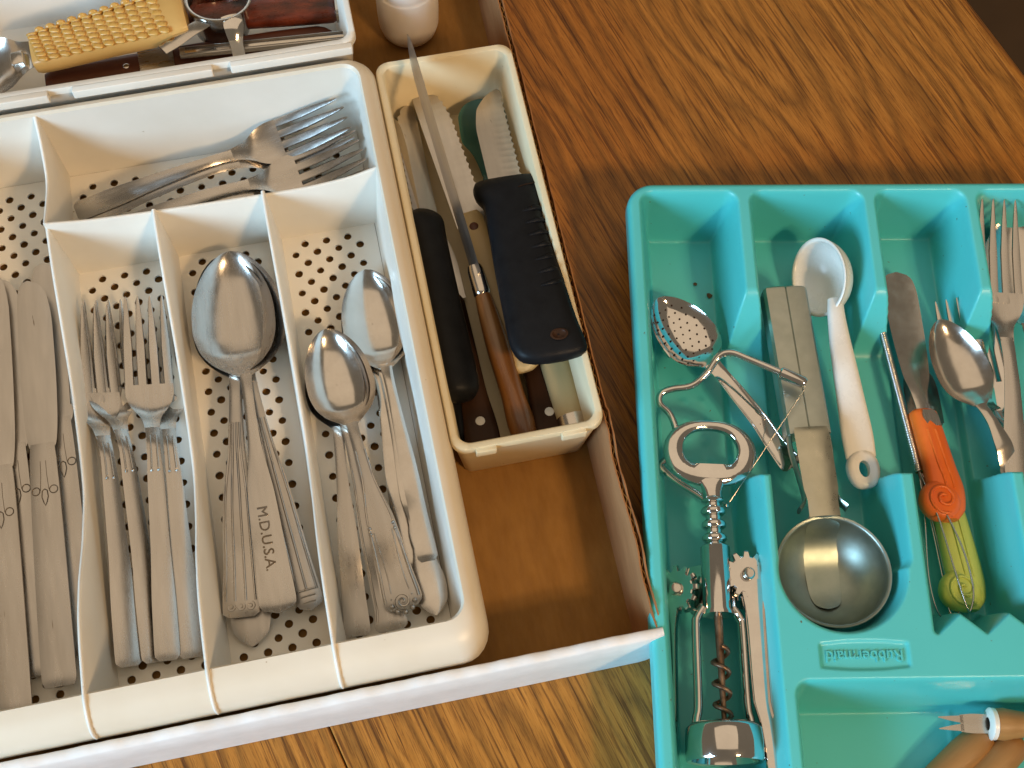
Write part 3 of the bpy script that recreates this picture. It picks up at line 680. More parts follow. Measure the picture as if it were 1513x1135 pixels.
# ---------------------------------------------------------------- kitchen knives in the narrow tray
def serrate(keys, n, depth, side, a, b):
    """insert scallops on one edge of a blade outline"""
    st = Strip(keys); out = []
    for x in np.linspace(keys[0][0], keys[-1][0], n):
        yc, w, ze, cup, th = [float(q) for q in st.at(x)]
        d = depth * abs(math.sin((x - a) * math.pi / 0.42)) if a < x < b else 0
        d = min(d, w)
        out.append((x, yc - side * d / 2, w - d / 2, ze, cup, th))
    return out
def blade(root, bl, bw, side=1, teeth=False, mat='blade', th=.14, tipside=None, y=0.0):
    tq = side if tipside is None else tipside
    k = [(0, y - tq * bw * .30, .02, 0, 0, .05), (.10, y - tq * bw * .27, bw * .12, 0, -.01, .08), (.5, y - tq * bw * .17, bw * .28, 0, -.02, th * .8), (1.4, y - tq * bw * .05, bw * .44, 0, -.03, th), (3, y, bw * .5, 0, -.03, th), (bl - .2, y, bw * .5, 0, -.03, th), (bl + .3, y, bw * .5, 0, -.03, th)]
    if teeth: k = serrate(k, 190, .10, side, .6, bl - .3)
    st = Strip(k)
    rings = []
    for row in k if teeth else [[x, *[float(q) for q in st.at(x)]] for x in np.linspace(0, bl + .3, 40)]:
        x, yc, w, ze, cup, tt = row
        rings.append([(x, yc - w, -tt * .35), (x, yc - w * .3, 0), (x, yc + w * .3, 0), (x, yc + w, -tt * .35), (x, yc + w * .3, -tt), (x, yc - w * .3, -tt)] if side else None)
    return mesh('blade', loft(rings), mat, root, 25)
def handle(root, keys, mat, n=26, name='handle', nv=12, e=2.6):
    """rounded-section handle: keys (s, centre y, half width, centre z, half height)"""
    kk = np.array(keys, float); rings = []
    t = np.linspace(0, 1, n + 1); t = 0.5 * t + 0.5 * (0.5 - 0.5 * np.cos(math.pi * t))
    for x in kk[0, 0] + (kk[-1, 0] - kk[0, 0]) * t:
        yc, w, zc, hh = [float(pchip(kk[:, 0], kk[:, i], x)) for i in range(1, 5)]
        r_ = []
        for j in range(16):
            q = 2 * math.pi * j / 16; c, s_ = math.cos(q), math.sin(q)
            r_.append((x, yc + w * math.copysign(abs(c) ** (2 / e), c), zc + hh * math.copysign(abs(s_) ** (2 / e), s_)))
        rings.append(r_)
    return mesh(name, loft(rings), mat, root, 50)
def rivet(root, x, y, z, r=.18, mat='steel'):
    root = piece(root, 'handle')
    return mesh('rivet', move(lathe([(r, -.06), (r, .012), (r * .8, .035), (.004, .04)], 14), (x, y, z)), mat, root, 40)

# hidden steak knives at the bottom first
G = 'knives in the narrow tray'
for tip, end, lab, rx in (((640, 330, 1.2), (716, 662, 1.9), 'steak knife with dark brown handle and single rivet beside the wooden handle', .55), ((740, 330, 1.2), (818, 648, 1.9), 'steak knife with near-black handle and single rivet under the black grip', .45)):
    mm, ln = span(tip, end); r = empty('steak_knife', mm, label=lab, cat='knife', group=G)
    blade(r, 4.5, 1.6); handle(r, [(4.5, 0, .45, -.05, .3), (5.2, 0, .70, 0, .46), (ln - 3, 0, .74, 0, .55), (ln - .8, 0, .90, 0, .5), (ln - .12, 0, .86, 0, .45), (ln, 0, .6, 0, .3)], 'brown_handle', e=4)
    rivet(r, ln - 1.25, .05, .51, .24, 'scoop_white')
mm, ln = span((577, 166, 2.6), (678, 657, 1.5), 62); r = empty('paring_knife', mm, label='thin knife standing on edge against the left wall of the ivory tray', cat='knife', group=G)
blade(r, 8.5, 1.7); handle(r, [(8.5, 0, .5, 0, .22), (9.5, 0, .8, 0, .34), (ln - 1, 0, .8, 0, .34), (ln - .1, 0, .6, 0, .3), (ln, 0, .4, 0, .2)], 'black_plastic')
mm, ln = span((738, 262, 1.9), (852, 640, 2.3)); r = empty('kitchen_knife', mm, label='knife with round ivory handle and steel end cap in the corner', cat='knife', group=G)
blade(r, 4.5, 1.3); handle(r, [(4.3, 0, .5, 0, .4), (5.2, 0, .75, 0, .62), (ln - 2.4, 0, .80, 0, .70), (ln - .85, 0, .78, 0, .68)], 'ivory_handle', e=2.2); handle(r, [(ln - .87, 0, .80, 0, .70), (ln - .3, 0, .80, 0, .70), (ln - .05, 0, .74, 0, .64), (ln, 0, .55, 0, .5)], 'polished', 12, 'end_cap', e=2.2)
# dark green scoop
mm, ln = span((709, 146, 2.3), (742, 395, 2.4)); r = empty('green_scoop', mm, label='dark green plastic scoop behind the serrated blade', cat='scoop')
mesh('bowl', Strip([(0, 0, .05, 0, 0, .12), (.12, 0, .55, 0, .05, .14), (.5, 0, 1.05, 0, .22, .15), (1.2, .0, 1.32, 0, .42, .15), (2.6, 0, 1.28, 0, .45, .15), (3.4, 0, .85, 0, .3, .15), (4.4, -.1, .42, 0, .1, .15), (5.0, -.15, .24, 0, 0, .18)]).mesh(30, 13), 'dark_green', r, 60)
handle(r, [(4.9, -.15, .24, -.09, .10), (6.5, -.2, .24, -.05, .14), (ln - .2, 0, .35, -.1, .16), (ln, 0, .25, -.1, .1)], 'dark_green')
# ivory-handled bread knife
mm, ln = span((625, 124, 2.7), (778, 548, 2.9), 4); r = empty('bread_knife', mm, label='serrated knife with ivory handle lying under the black grip', cat='knife', group=G)
blade(r, 8.9, 1.75, 1, True); handle(r, [(8.5, -.1, .55, -.05, .16), (8.9, -.1, .72, -.05, .26), (10.5, -.05, .78, -.05, .34), (ln - 2, 0, .85, -.05, .36), (ln - .5, 0, .85, -.05, .34), (ln - .08, 0, .6, -.05, .26), (ln, 0, .35, -.05, .15)], 'ivory_handle', e=3.5)
rivet(r, 9.5, -.05, .25, .24, 'red_wood')
# smooth black-handled knife
mm, ln = span((590, 152, 2.3), (683, 590, 3.5), -24); r = empty('serrated_knife', mm, label='serrated knife with smooth black handle along the left wall', cat='knife', group=G)
blade(r, 8.2, 1.45, -1, True, y=.15); handle(r, [(7.2, 0, .5, -.1, .35), (7.45, 0, .82, -.08, .55), (8.0, 0, 1.0, 0, .72), (8.9, .05, .90, 0, .72), (11, .05, .88, 0, .76), (13.5, .0, .95, 0, .80), (ln - 1.0, 0, .98, 0, .85), (ln - .3, 0, .85, -.05, .75), (ln - .05, 0, .55, -.1, .5), (ln, 0, .3, -.1, .3)], 'black_plastic', 34)
# wooden-handled carving knife, blade on edge, point standing over the back rim
mm, ln = span((599, 58, 6.9), (778, 658, 1.9), 83); r = empty('carving_knife', mm, label='carving knife on its edge, pointed blade over the rim, varnished wooden handle', cat='knife', group=G)
bl = 12.8
blade(r, bl, 1.9, -1, False, 'blade', .16)
handle(r, [(bl - .25, 0, .34, -.05, .34), (bl, 0, .42, -.05, .40), (bl + 1.3, 0, .46, -.05, .44), (bl + 1.35, 0, .40, -.05, .38)], 'polished', 10, 'ferrule', e=2.3)
handle(r, [(bl + 1.2, 0, .40, -.05, .38), (bl + 1.9, 0, .52, -.05, .47), (bl + 4.5, .0, .66, -.05, .60), (bl + 6.5, 0, .62, -.05, .58), (ln - 1.2, 0, .70, -.05, .68), (ln - .2, 0, .6, -.05, .55), (ln, 0, .3, -.05, .3)], 'wood_handle', 34, e=2.2)
# big black grip knife on top
mm, ln = span((716, 134, 3.1), (816, 533, 5.7), 0); r = empty('utility_knife', mm, label='serrated utility knife with ribbed black grip lying on top', cat='knife', group=G)
bl = 6.45
blade(r, bl, 1.78, 1, True, y=-.05, tipside=-1.3)
gk = [(bl - .12, -.15, 1.40, .0, .30), (bl + .08, -.15, 1.66, 0, .52), (bl + .7, -.15, 1.74, .05, .66), (bl + 1.5, -.05, 1.50, .05, .70), (bl + 3.2, -.15, 1.46, .05, .74), (bl + 5.5, -.12, 1.60, .05, .74), (ln - 2.2, -.08, 1.74, .0, .70), (ln - 1.1, .0, 1.80, -.05, .62), (ln - .4, .15, 1.66, -.05, .50), (ln - .08, .25, 1.10, -.05, .34), (ln, .25, .7, -.05, .2)]
handle(r, gk, 'black_plastic', 40, 'grip', e=3.2)
for k in range(7):
    s_ = bl + 2.5 + k * .78
    mesh('grip_rib', tube(curve([(s_ - .05, 1.28, .42), (s_, 1.05, .66), (s_ + .08, .75, .735), (s_ + .14, .25, .735)], 4), [.10, .12, .13, .13, .13, .13, .13, .12, .11, .10, .09, .07, .04], 10), 'black_plastic', piece(r, 'grip'), 70)
mesh('hanging_hole', move(lathe([(.42, -.02), (.44, .02), (.34, .035), (.30, -.01), (.01, -.03)], 18), (0, 0, 0), Matrix.Translation((ln - 1.05, .55, .575)) @ Matrix.Rotation(math.radians(5), 4, 'Y') @ Matrix.Diagonal((.72, 1, 1, 1))), 'brown_handle', piece(r, 'grip'), 50)
mesh('thumb_groove', tube([(bl + 1.05, .35, .715), (bl + .95, .75, .715), (bl + .9, 1.25, .67)], .035, 6), 'brown_handle', piece(r, 'grip'), 60)

# ---------------------------------------------------------------- things in the back tray
def woven_scoop():
    mm, ln = span((-42, 108, 3.2), (272, 22, 4.3)); r = empty('woven_handled_spoon', mm, label='large serving spoon with handle wrapped in tan woven cord', cat='spoon')
    s0 = 3.55
    mesh('bowl', Strip([(-1.6, 0, .1, 0, 0, .12), (-1.3, 0, .9, 0, .3, .12), (-.4, 0, 1.7, 0, .8, .12), (.8, 0, 2.0, .02, 1.0, .12), (2.0, 0, 1.7, .05, .7, .12), (2.8, 0, 1.1, .12, .3, .12), (3.3, 0, .9, .2, .1, .14), (3.9, 0, .8, .2, 0, .16)]).mesh(30, 15), 'polished', r, 60)
    mesh('rivet_block', move(rbox(2.25, 2.95, -.42, .42, -.5, .25, .08)), 'polished', r, 40)
    e = ln + .1; w0, w1 = 1.0, 1.38
    handle(r, [(s0 - .1, 0, w0 * .9, 0, .5), (s0 + .2, 0, w0, 0, .62), ((s0 + e) / 2, 0, 1.18, 0, .66), (e - .3, 0, w1, 0, .68), (e, 0, w1 * .95, 0, .6)], 'tan_plastic', 20, 'core', e=4.5)
    stitch = None
    nrow = 7; ncol = 12; dl = (e - 1.15 - s0) / ncol
    core = piece(r, 'core')
    def bead(): return handle(core, [(-.56, 0, .05, 0, .03), (-.50, 0, .16, 0, .10), (-.2, 0, .22, 0, .15), (.2, 0, .22, 0, .15), (.50, 0, .16, 0, .10), (.56, 0, .05, 0, .03)], 'tan_cord', 8, 'stitch', e=2.5)
    for i in range(ncol):
        s_ = s0 + .05 + dl * (i + .5); w = w0 + (w1 - w0) * (i + .5) / ncol
        for j in range(nrow):
            y = -w + 2.14 * w * (j + .5) / nrow
            ss = s_ - .25 * (j - 3) / 3 * .8
            mat4 = Matrix.Translation(Vector((ss, y, .62 + .02 * math.sin(i * 1.3 + j) - (.10 if j == nrow - 1 else 0))) * S) @ Matrix.Rotation(math.radians(-38 if j == nrow - 1 else 0), 4, 'X') @ Matrix.Rotation(math.radians(-22 + 5 * math.sin(i * 2.1 + j * 1.3)), 4, 'Z') @ Matrix.Diagonal((dl * .96, w / nrow / .225 * 1.06, .72, 1))
            if stitch is None: stitch = bead(); stitch.matrix_local = mat4
            else: copy_part(stitch, core, mat4)
        mat4 = Matrix.Translation(Vector((s_ + .2, w + .02, .25)) * S) @ Matrix.Rotation(math.radians(75), 4, 'X') @ Matrix.Rotation(math.radians(80), 4, 'Z') @ Matrix.Diagonal((.95, dl / .48, 1, 1))
        copy_part(stitch, core, mat4)
woven_scoop()
def measuring_cup():
    c = U(322, -2, 4.2); r = empty('coffee_scoop', loc=c, label='small chrome cup with a short curled tab beside the woven handle', cat='scoop')
    r.rotation_euler = (math.radians(-8), math.radians(6), math.radians(15))
    R0 = 1.75
    mesh('cup', lathe([(.02, -2.4), (1.2, -2.35), (1.5, -2.1), (1.62, -1.0), (R0, 0), (R0 + .08, .02), (R0 + .08, .07), (R0 - .06, .08), (R0 - .12, 0), (1.5, -1.0), (1.36, -2.0), (1.1, -2.22), (.02, -2.26)], 40), 'polished', r, 60)
    mesh('handle_strap', Strip([(0, 0, .40, -.02, 0, .1), (.8, 0, .42, .0, -.04, .12), (1.8, .0, .42, -.12, -.05, .12), (2.9, -.1, .38, -.3, -.05, .12)]).mesh(14, 7), 'polished', r, 50).matrix_local = Matrix.Translation(Vector((-1.2, -1.35, -.05)) * S) @ Matrix.Rotation(math.radians(197), 4, 'Z')
    t = mesh('curled_tab', Strip([(0, 0, .55, 0, -.08, .12), (.5, 0, .55, -.12, -.12, .12), (.9, -.05, .48, -.4, -.12, .12), (1.4, -.1, .34, -1.0, -.08, .12), (1.8, -.1, .34, -1.7, -.05, .12)]).mesh(18, 9), 'chrome', r, 50)
    t.matrix_local = Matrix.Translation(Vector((.15, -1.55, .02)) * S) @ Matrix.Rotation(math.radians(-98), 4, 'Z')
measuring_cup()
mm, ln = span((300, 26, 2.7), (496, 8, 2.7)); r = empty('carving_fork', mm, label='carving utensil with dark red and black jigged bone handle', cat='carving fork')
handle(r, [(-3, 0, .5, 0, .3), (0, 0, .8, 0, .5), (3, 0, .92, 0, .6), (ln - .5, 0, 1.0, 0, .65), (ln - .08, 0, 1.0, 0, .6), (ln, 0, .9, 0, .5)], 'jigged', 26, e=2.8)
handle(r, [(ln - .02, 0, 1.0, 0, .65), (ln + .25, 0, 1.0, 0, .62), (ln + .32, 0, .9, 0, .5)], 'polished', 6, 'end_cap', e=2.8)
mm, ln = span((265, 76, 3.3), (514, 50, 3.3)); r = empty('sharpening_bar', mm, label='long narrow steel bar lying in front of the jigged handle', cat='bar')
mesh('bar', rbox(0, ln, -.28, .28, -.35, .0, .05), 'steel_worn', r, 30); mesh('edge_strip', rbox(.3, ln - .1, -.20, -.04, .005, .05, .02), 'polished', r, 30); mesh('edge_strip', rbox(.3, ln - .1, .06, .2, .005, .035, .02), 'dark_steel', r, 30)
mm, ln = span((70, 128, 2.3), (492, 56, 2.0)); r = empty('carving_knife', mm, label='knife with long red-brown wooden handle and rivets at tray front', cat='knife', group=G)
handle(r, [(0, 0, .7, 0, .4), (.6, 0, .95, 0, .5), (6, 0, 1.0, 0, .55), (10, 0, .98, 0, .55), (ln - .6, 0, .8, 0, .45), (ln, 0, .4, 0, .3)], 'red_wood', 26, e=3.5)
for s_, v in ((4.4, .05), (7.8, .1)): rivet(r, s_, v, .53, .17, 'polished')
mesh('steel_tang', rbox(5.1, 7.0, -.9, .9, .50, .60, .08), 'steel_worn', r)

# frosted tub behind the narrow tray
r = empty('plastic_tub', loc=(-1.3, 22.75, 0.4), label='small frosted white plastic tub standing behind the ivory tray', cat='tub')
mesh('cup', lathe([(.02, .02), (.95, .02), (1.32, .12), (1.58, .4), (1.70, .9), (1.74, 2.0), (1.74, 3.7), (1.66, 3.9)], 40), 'frosted', r, 60)
mesh('lid', lathe([(1.66, 3.9), (1.60, 3.96), (1.55, 4.1), (1.55, 4.9), (1.4, 5.0), (.02, 5.02)], 40), 'frosted', r, 60)

# ---------------------------------------------------------------- things in the teal tray
# perforated spoon
r, h, ln = spoon('small polished strainer spoon with pin-holed bowl in the first teal compartment', (972, 440, 2.3), (1172, 690, 2.2), 3.15, 4.6, .62, cat='spoon', cup=.65, mat='chrome', arch=.15, ends='square', neck=.42, name='strainer_spoon', roll=-6)
hole = None
bowl = [c for c in r.children if c.name.startswith('bowl')][0]
bw = lambda u: float(pchip(*zip(*BOWL), u)) * 3.15 / 2
for i in range(9):
    u = .14 + i * .085; k = max(2, int(2 * bw(u) * .8 / .36))
    for j in range(k):
        v = ((j + .5 + (.25 if i % 2 else -.25) * 0.8) / k * 2 - 1) * .80
        zc = 0.04 * math.sin(math.pi * u * .9) - .02 - float(pchip(*zip(*CUPP), u)) * .65 * (1 - v * v) + .3 * max(0, u - .8) / .2 * .6
        if hole is None: hole = mesh('pin_hole', lathe([(.055, -.02), (.05, .012), (.004, .012)], 8), 'brown_handle', bowl, 70)
        c = hole if (i, j) == (0, 0) else copy_part(hole, bowl)
        nx = math.atan(2 * .65 * v / 1.5 * float(pchip(*zip(*CUPP), u)))
        c.matrix_local = Matrix.Translation(Vector((u * 4.6, bw(u) * v, zc)) * S) @ Matrix.Rotation(nx, 4, 'X')
mesh('side_catch', rbox(2.5, 3.1, -1.62, -1.5, -.1, .08, .03), 'chrome', r, 40)
hk = [c for c in r.children if c.name.startswith('handle')][0]
for v in (-.85, .85): ridge(r, h, 5.6, ln - .4, v, .045, 'edge_bead', 'chrome')

def cheese_slicer():
    pts = [U(1188, 566, 4.3), U(1150, 549, 4.3), U(1105, 530, 4.25), U(1080, 521, 4.2), U(1062, 527, 4.0), U(1044, 552, 3.7), U(1022, 570, 3.4), U(993, 575, 3.1), U(977, 582, 3.0), U(975, 596, 2.9), U(990, 612, 2.7), U(999, 640, 2.5), U(992, 672, 2.2), U(978, 684, 2.0), U(980, 694, 1.9), U(1002, 712, 1.8), U(1030, 730, 1.7), U(1064, 752, 1.7)]
    o = pts[0].copy(); r = empty('cheese_slicer', loc=o, label='cheese slicer of bent chrome rod with thin cutting wire', cat='slicer')
    P = [tuple(p - o) for p in pts]; path = curve(P, 6)
    mesh('bent_rod', tube(path, .17, 10), 'chrome', r, 70)
    a = Vector(P[0]); b = Vector(P[1]); d = (b - a).normalized()
    mesh('roller_sleeve', tube([tuple(a - d * .1), tuple(a + d * .05), tuple(a + d * 1.2), tuple(a + d * 1.28)], [.22, .30, .30, .2], 12), 'chrome', r, 50)
    mesh('cutting_wire', tube([tuple(a + Vector((0, -.25, -.1))), tuple(U(1078, 742, 2.6) - o)], .028, 5), 'steel', r, 70)
    mesh('wire_pin', move(lathe([(.004, -.14), (.12, -.1), (.14, 0), (.12, .1), (.004, .14)], 10), tuple(U(1073, 747, 2.6) - o)), 'polished', r, 60)
cheese_slicer()

def corkscrew():
    mm, ln = span((1047, 622, 3.05), (1071, 1106, 2.95), -4); r = empty('corkscrew', mm, label='chrome winged corkscrew with bottle-opener ring and toothed arms', cat='corkscrew')
    k = ln / 16.2
    # ring head: outer and inner outlines lofted
    n = 40; rings = [[], [], [], []]
    out, inn = [], []
    for j in range(n):
        q = 2 * math.pi * j / n; c, s_ = math.cos(q), math.sin(q)
        out.append((1.62 - 1.66 * c * (1.0 if c > 0 else 1.05), 2.28 * math.copysign(abs(s_) ** .85, s_)))
        x = 1.5 - 1.02 * c; x = min(x, 2.25)
        inn.append((x, 1.36 * math.copysign(abs(s_) ** .8, s_)))
    def ringz(pts, z, sc=1.0): return [(1.6 + (x - 1.6) * sc, y * sc, z) for x, y in pts]
    mid = [((a[0] + b[0]) / 2, (a[1] + b[1]) / 2) for a, b in zip(out, inn)]
    seq = [ringz(inn, -.16), ringz(inn, .10), ringz(inn, .16, 1.03), [(x, y, .26) for x, y in mid], ringz(out, .14, .97), ringz(out, .03), ringz(out, -.10), ringz(out, -.2, .96), [(x, y, -.26) for x, y in mid], ringz(inn, -.20, 1.03)]
    V, Fc = loft(seq + [seq[0]], caps=False); mesh('opener_ring', (V, Fc), 'chrome', r, 60)
    handle(r, [(2.35, 0, 1.25, 0, .16), (2.8, 0, 1.0, 0, .19), (3.3, 0, .58, 0, .26), (3.8, 0, .46, 0, .38), (4.1, 0, .5, 0, .46)], 'chrome', 14, 'neck', e=2.4)
    prof = [(.35, 3.9), (.52, 4.0), (.56, 4.12), (.5, 4.2), (.36, 4.26)]
    x = 4.26
    for i in range(3): prof += [(.36, x + .12), (.50, x + .2), (.58, x + .3), (.58, x + .45), (.50, x + .55), (.36, x + .62)]; x += .66
    prof += [(.36, x + .25), (.02, x + .25)]
    mesh('ringed_stem', lathe(prof, 24, 'x'), 'chrome', r, 50)
    mesh('sleeve', lathe([(.3, 6.28), (.62, 6.32), (.70, 6.4), (.70, 9.35), (.78, 9.5), (.78, 9.62), (.5, 9.7), (.1, 9.7)], 28, 'x'), 'chrome', r, 50)
    # gear bracket plate and frame legs
    for s_, w_ in ((1, 1.35), (-1, 1.75)):
        tl_ = Matrix.Rotation(math.radians(-17 if s_ > 0 else 46), 4, 'X')
        mesh('bracket', move(rbox(7.15, 9.3, .55 if s_ > 0 else -w_, w_ if s_ > 0 else -.55, .10, .26, .12), (0, 0, 0), tl_), 'chrome', r, 40)
        mesh('bracket', move(rbox(7.15, 9.3, .55 if s_ > 0 else -w_, w_ if s_ > 0 else -.55, -.5, -.34, .12), (0, 0, 0), tl_), 'chrome', r, 40)
    for s_ in (-1, 1):
        leg = curve([(9.3, s_ * .72, 0), (9.75, s_ * 1.0, 0), (10.3, s_ * 1.08, 0), (13.6, s_ * 1.12, 0), (14.3, s_ * 1.22, 0), (14.8, s_ * 1.3, 0)], 6)
        mesh('frame_leg', tube(leg, .20, 10, 1.7), 'chrome', r, 60)
    mesh('bell', lathe([(1.05, 14.45), (1.5, 14.55), (1.72, 14.75), (1.76, 15.4), (1.76, 16.1), (1.70, 16.2), (1.5, 16.15), (1.4, 15.4), (1.0, 14.7)], 40, 'x'), 'chrome', r, 50)
    mesh('worm_core', tube([(9.6, 0, 0), (11, 0, 0), (15.2, .05, 0)], [.20, .19, .10], 10), 'rust_steel', r, 60)
    pts = [(11.1 + .155 * q / 1.0 * .98, .36 * math.sin(q), .36 * math.cos(q)) for q in np.linspace(0, 27, 110)]
    mesh('worm', tube(pts, .11, 7), 'rust_steel', r, 70)
    for s_, gx, gy, gz in ((1, 7.75, 1.38, .32), (-1, 8.35, -1.80, -.45)):
        prof = []
        for j in range(72):
            q = 2 * math.pi * j / 72; t = 0.5 + 0.5 * math.cos(12 * q); prof.append(.88 + .26 * min(1, max(0, (t - .35) / .3)))
        ring = lambda sc, z: [(gx + prof[j] * sc * math.cos(2 * math.pi * j / 72), gy + prof[j] * sc * math.sin(2 * math.pi * j / 72), gz + z) for j in range(72)]
        tq = Matrix.Translation((0, gy, gz)) @ Matrix.Rotation(math.radians(0 if s_ > 0 else 42), 4, 'X') @ Matrix.Translation((0, -gy, -gz))
        ge = mesh('gear', move(loft([ring(.94, -.16), ring(1, -.12), ring(1, .08), ring(.94, .12)]), (0, 0, 0), tq), 'chrome', r, 35)
        mesh('pivot', move(lathe([(.30, 0), (.30, .26), (.22, .36), (.10, .32), (.005, .33)], 16), (gx, gy, gz + .1) if s_ > 0 else (gx, gy - .12, gz + .05)), 'polished', ge, 40)
        ax = [(gx + .2, gy + s_ * .25, gz), (gx + 1.0, gy + s_ * .25, gz), (gx + 1.9, gy + s_ * .30, gz), (gx + 5.9, gy + s_ * .38, gz), (gx + 6.6, gy + s_ * .55, gz), (gx + 8.0, gy + s_ * .75, gz), (gx + 10.5, gy + s_ * .95, gz - .1)]
        wd = [.62, .52, .42, .36, .34, .36, .5] if s_ > 0 else [.45, .3, .2, .16, .16, .18, .25]
        st = Strip([(p[0], p[1], w, p[2] + .10, -.03, .16) for p, w in zip(ax, wd)])
        am = mesh('arm', move(st.mesh(30, 7), (0, 0, 0), tq), 'chrome', r, 50)
        for v in (-1, 1):
            mesh('arm_flange', move(tube([(x_, float(st.at(x_)[0] + v * st.at(x_)[1]), float(st.at(x_)[2]) + .02) for x_ in np.linspace(gx + .9, gx + 10.4, 24)], .10, 6, 1.8), (0, 0, 0), tq), 'chrome', am, 60)
corkscrew()

def ice_scoop():
    mm, ln = span((1160, 421, 3.3), (1246, 929, 3.9)); r = empty('ice_cream_scoop', mm, label='grey metal scoop with box handle and round bowl with brass tongue', cat='scoop')
    bc = ln - 2.72
    def sec(x, w, z0, z1): return [(x, -w, z0), (x, -w, z1 - .22), (x, -w + .12, z1 - .06), (x, -w * .5, z1), (x, -.04, z1), (x, .0, z1 - .05), (x, .04, z1), (x, w * .5, z1), (x, w - .12, z1 - .06), (x, w, z1 - .22), (x, w, z0)]
    mesh('handle', loft([sec(0, 1.02, -1.0, -.12), sec(.1, 1.10, -1.1, -.02), sec(.25, 1.12, -1.1, 0), sec(8.1, 1.08, -1.1, 0), sec(8.15, 1.08, -1.1, 0)]), 'scoop_metal', r, 30)
    for s_ in (-1, 1):
        p = curve([(7.6, s_ * .95, -.5), (9.0, s_ * .95, -.45), (10.6, s_ * .78, -.3), (11.6, s_ * .80, -.1), (12.1, s_ * 1.15, .0)], 5)
        mesh('side_strap', tube(p, .10, 8, 3.2), 'scoop_metal', r, 60)
    Rb = 2.66; prof = [(Rb * math.sin(q), -Rb * math.cos(q) * .86) for q in np.linspace(.01, math.pi / 2, 16)] + [(Rb + .05, .04), (Rb + .02, .08), (Rb - .08, .05)] + [((Rb - .12) * math.sin(q), -(Rb - .12) * math.cos(q) * .86) for q in np.linspace(math.pi / 2, .01, 16)]
    mesh('bowl', move(lathe(prof, 48), (bc, 0, 0)), 'bowl_metal', r, 60)
    kz = [(7.95, 0, .78, .22, -.05, .08), (8.2, 0, .84, .26, -.10, .08), (9.5, 0, .84, .28, -.14, .08), (bc - 3.9, 0, .82, .26, -.14, .08), (bc - 3.5, 0, .72, .24, -.13, .08), (bc - 2.62, 0, .74, .16, -.12, .08)]
    mesh('clip_plate', Strip(kz).mesh(18, 9), 'brass', r, 50)
    zb = lambda x: -.86 * math.sqrt(max(0, (Rb - .2) ** 2 - (x - bc) ** 2)) + .06
    tk = [(bc - 2.7, 0, .76, .12, -.1, .08), (bc - 2.45, 0, .78, -.22, -.06, .08)] + [(x, 0, w, max(zb(x), -9) if x > bc - 2.3 else -.2, -.0, .07) for x, w in ((bc - 2.0, .80), (bc - 1.4, .84), (bc - .6, .82), (bc + .3, .78), (bc + .95, .66), (bc + 1.2, .45), (bc + 1.32, .1))]
    mesh('ejector_tongue', Strip(tk).mesh(24, 9), 'bowl_metal', r, 50)
ice_scoop()

def measuring_spoon():
    mm, ln = span((1212, 352, 3.5), (1281, 722, 2.2)); r = empty('measuring_spoon', mm, label='white plastic measuring spoon with round bowl and holed handle', cat='spoon')
    Rb = 1.70; prof = [(Rb * math.sin(q), -Rb * math.cos(q) * .95) for q in np.linspace(.01, math.pi / 2, 14)] + [(Rb + .03, .02), (Rb, .06), (Rb - .08, .05)] + [((Rb - .14) * math.sin(q), -(Rb - .14) * math.cos(q) * .95) for q in np.linspace(math.pi / 2, .01, 14)]
    tilt = Matrix.Translation((2.0, -.35, -.35)) @ Matrix.Rotation(math.radians(58), 4, 'X') @ Matrix.Rotation(math.radians(4), 4, 'Y') @ Matrix.Diagonal((1.2, 1.05, 1, 1))
    mesh('bowl', move(lathe(prof, 44), (0, 0, 0), tilt), 'scoop_white', r, 60)
    hk = [(3.3, .25, .40, -.2, .24), (4.2, .08, .44, .0, .30), (6, 0, .56, .05, .32), (9, 0, .72, .05, .30)]
    handle(r, hk + [(ln - 2.6, 0, .80, .02, .25), (ln - 1.55, 0, .76, -.02, .19)], 'scoop_white', 26, e=2.6)
    # end of the handle with a real hanging hole
    n = 28; o, i = [], []
    for j in range(n):
        q = 2 * math.pi * j / n
        o.append((ln - 1.0 + (1.0 if math.cos(q) > 0 else .9) * math.cos(q), .80 * math.copysign(abs(math.sin(q)) ** .8, math.sin(q)))); i.append((ln - .95 + .42 * math.cos(q), .27 * math.sin(q)))
    z0, z1 = -.26, .28
    seq = [[(x, y, z0 + .03) for x, y in o], [(x, y, (z0 + z1) / 2) for x, y in [((a - ln + 1) * 1.03 + ln - 1, b * 1.03) for a, b in o]], [(x * .96 + (ln - 1) * .04, y * .93, z1 - .07) for x, y in o], [(x, y, z1 - .02) for x, y in [((a[0] + b[0]) / 2, (a[1] + b[1]) / 2) for a, b in zip(o, i)]], [(x, y, z1 - .06) for x, y in i], [(x, y, z0 + .03) for x, y in i]]
    mesh('handle_end', loft(seq + [seq[0]], caps=False), 'scoop_white', r, 60)
measuring_spoon()

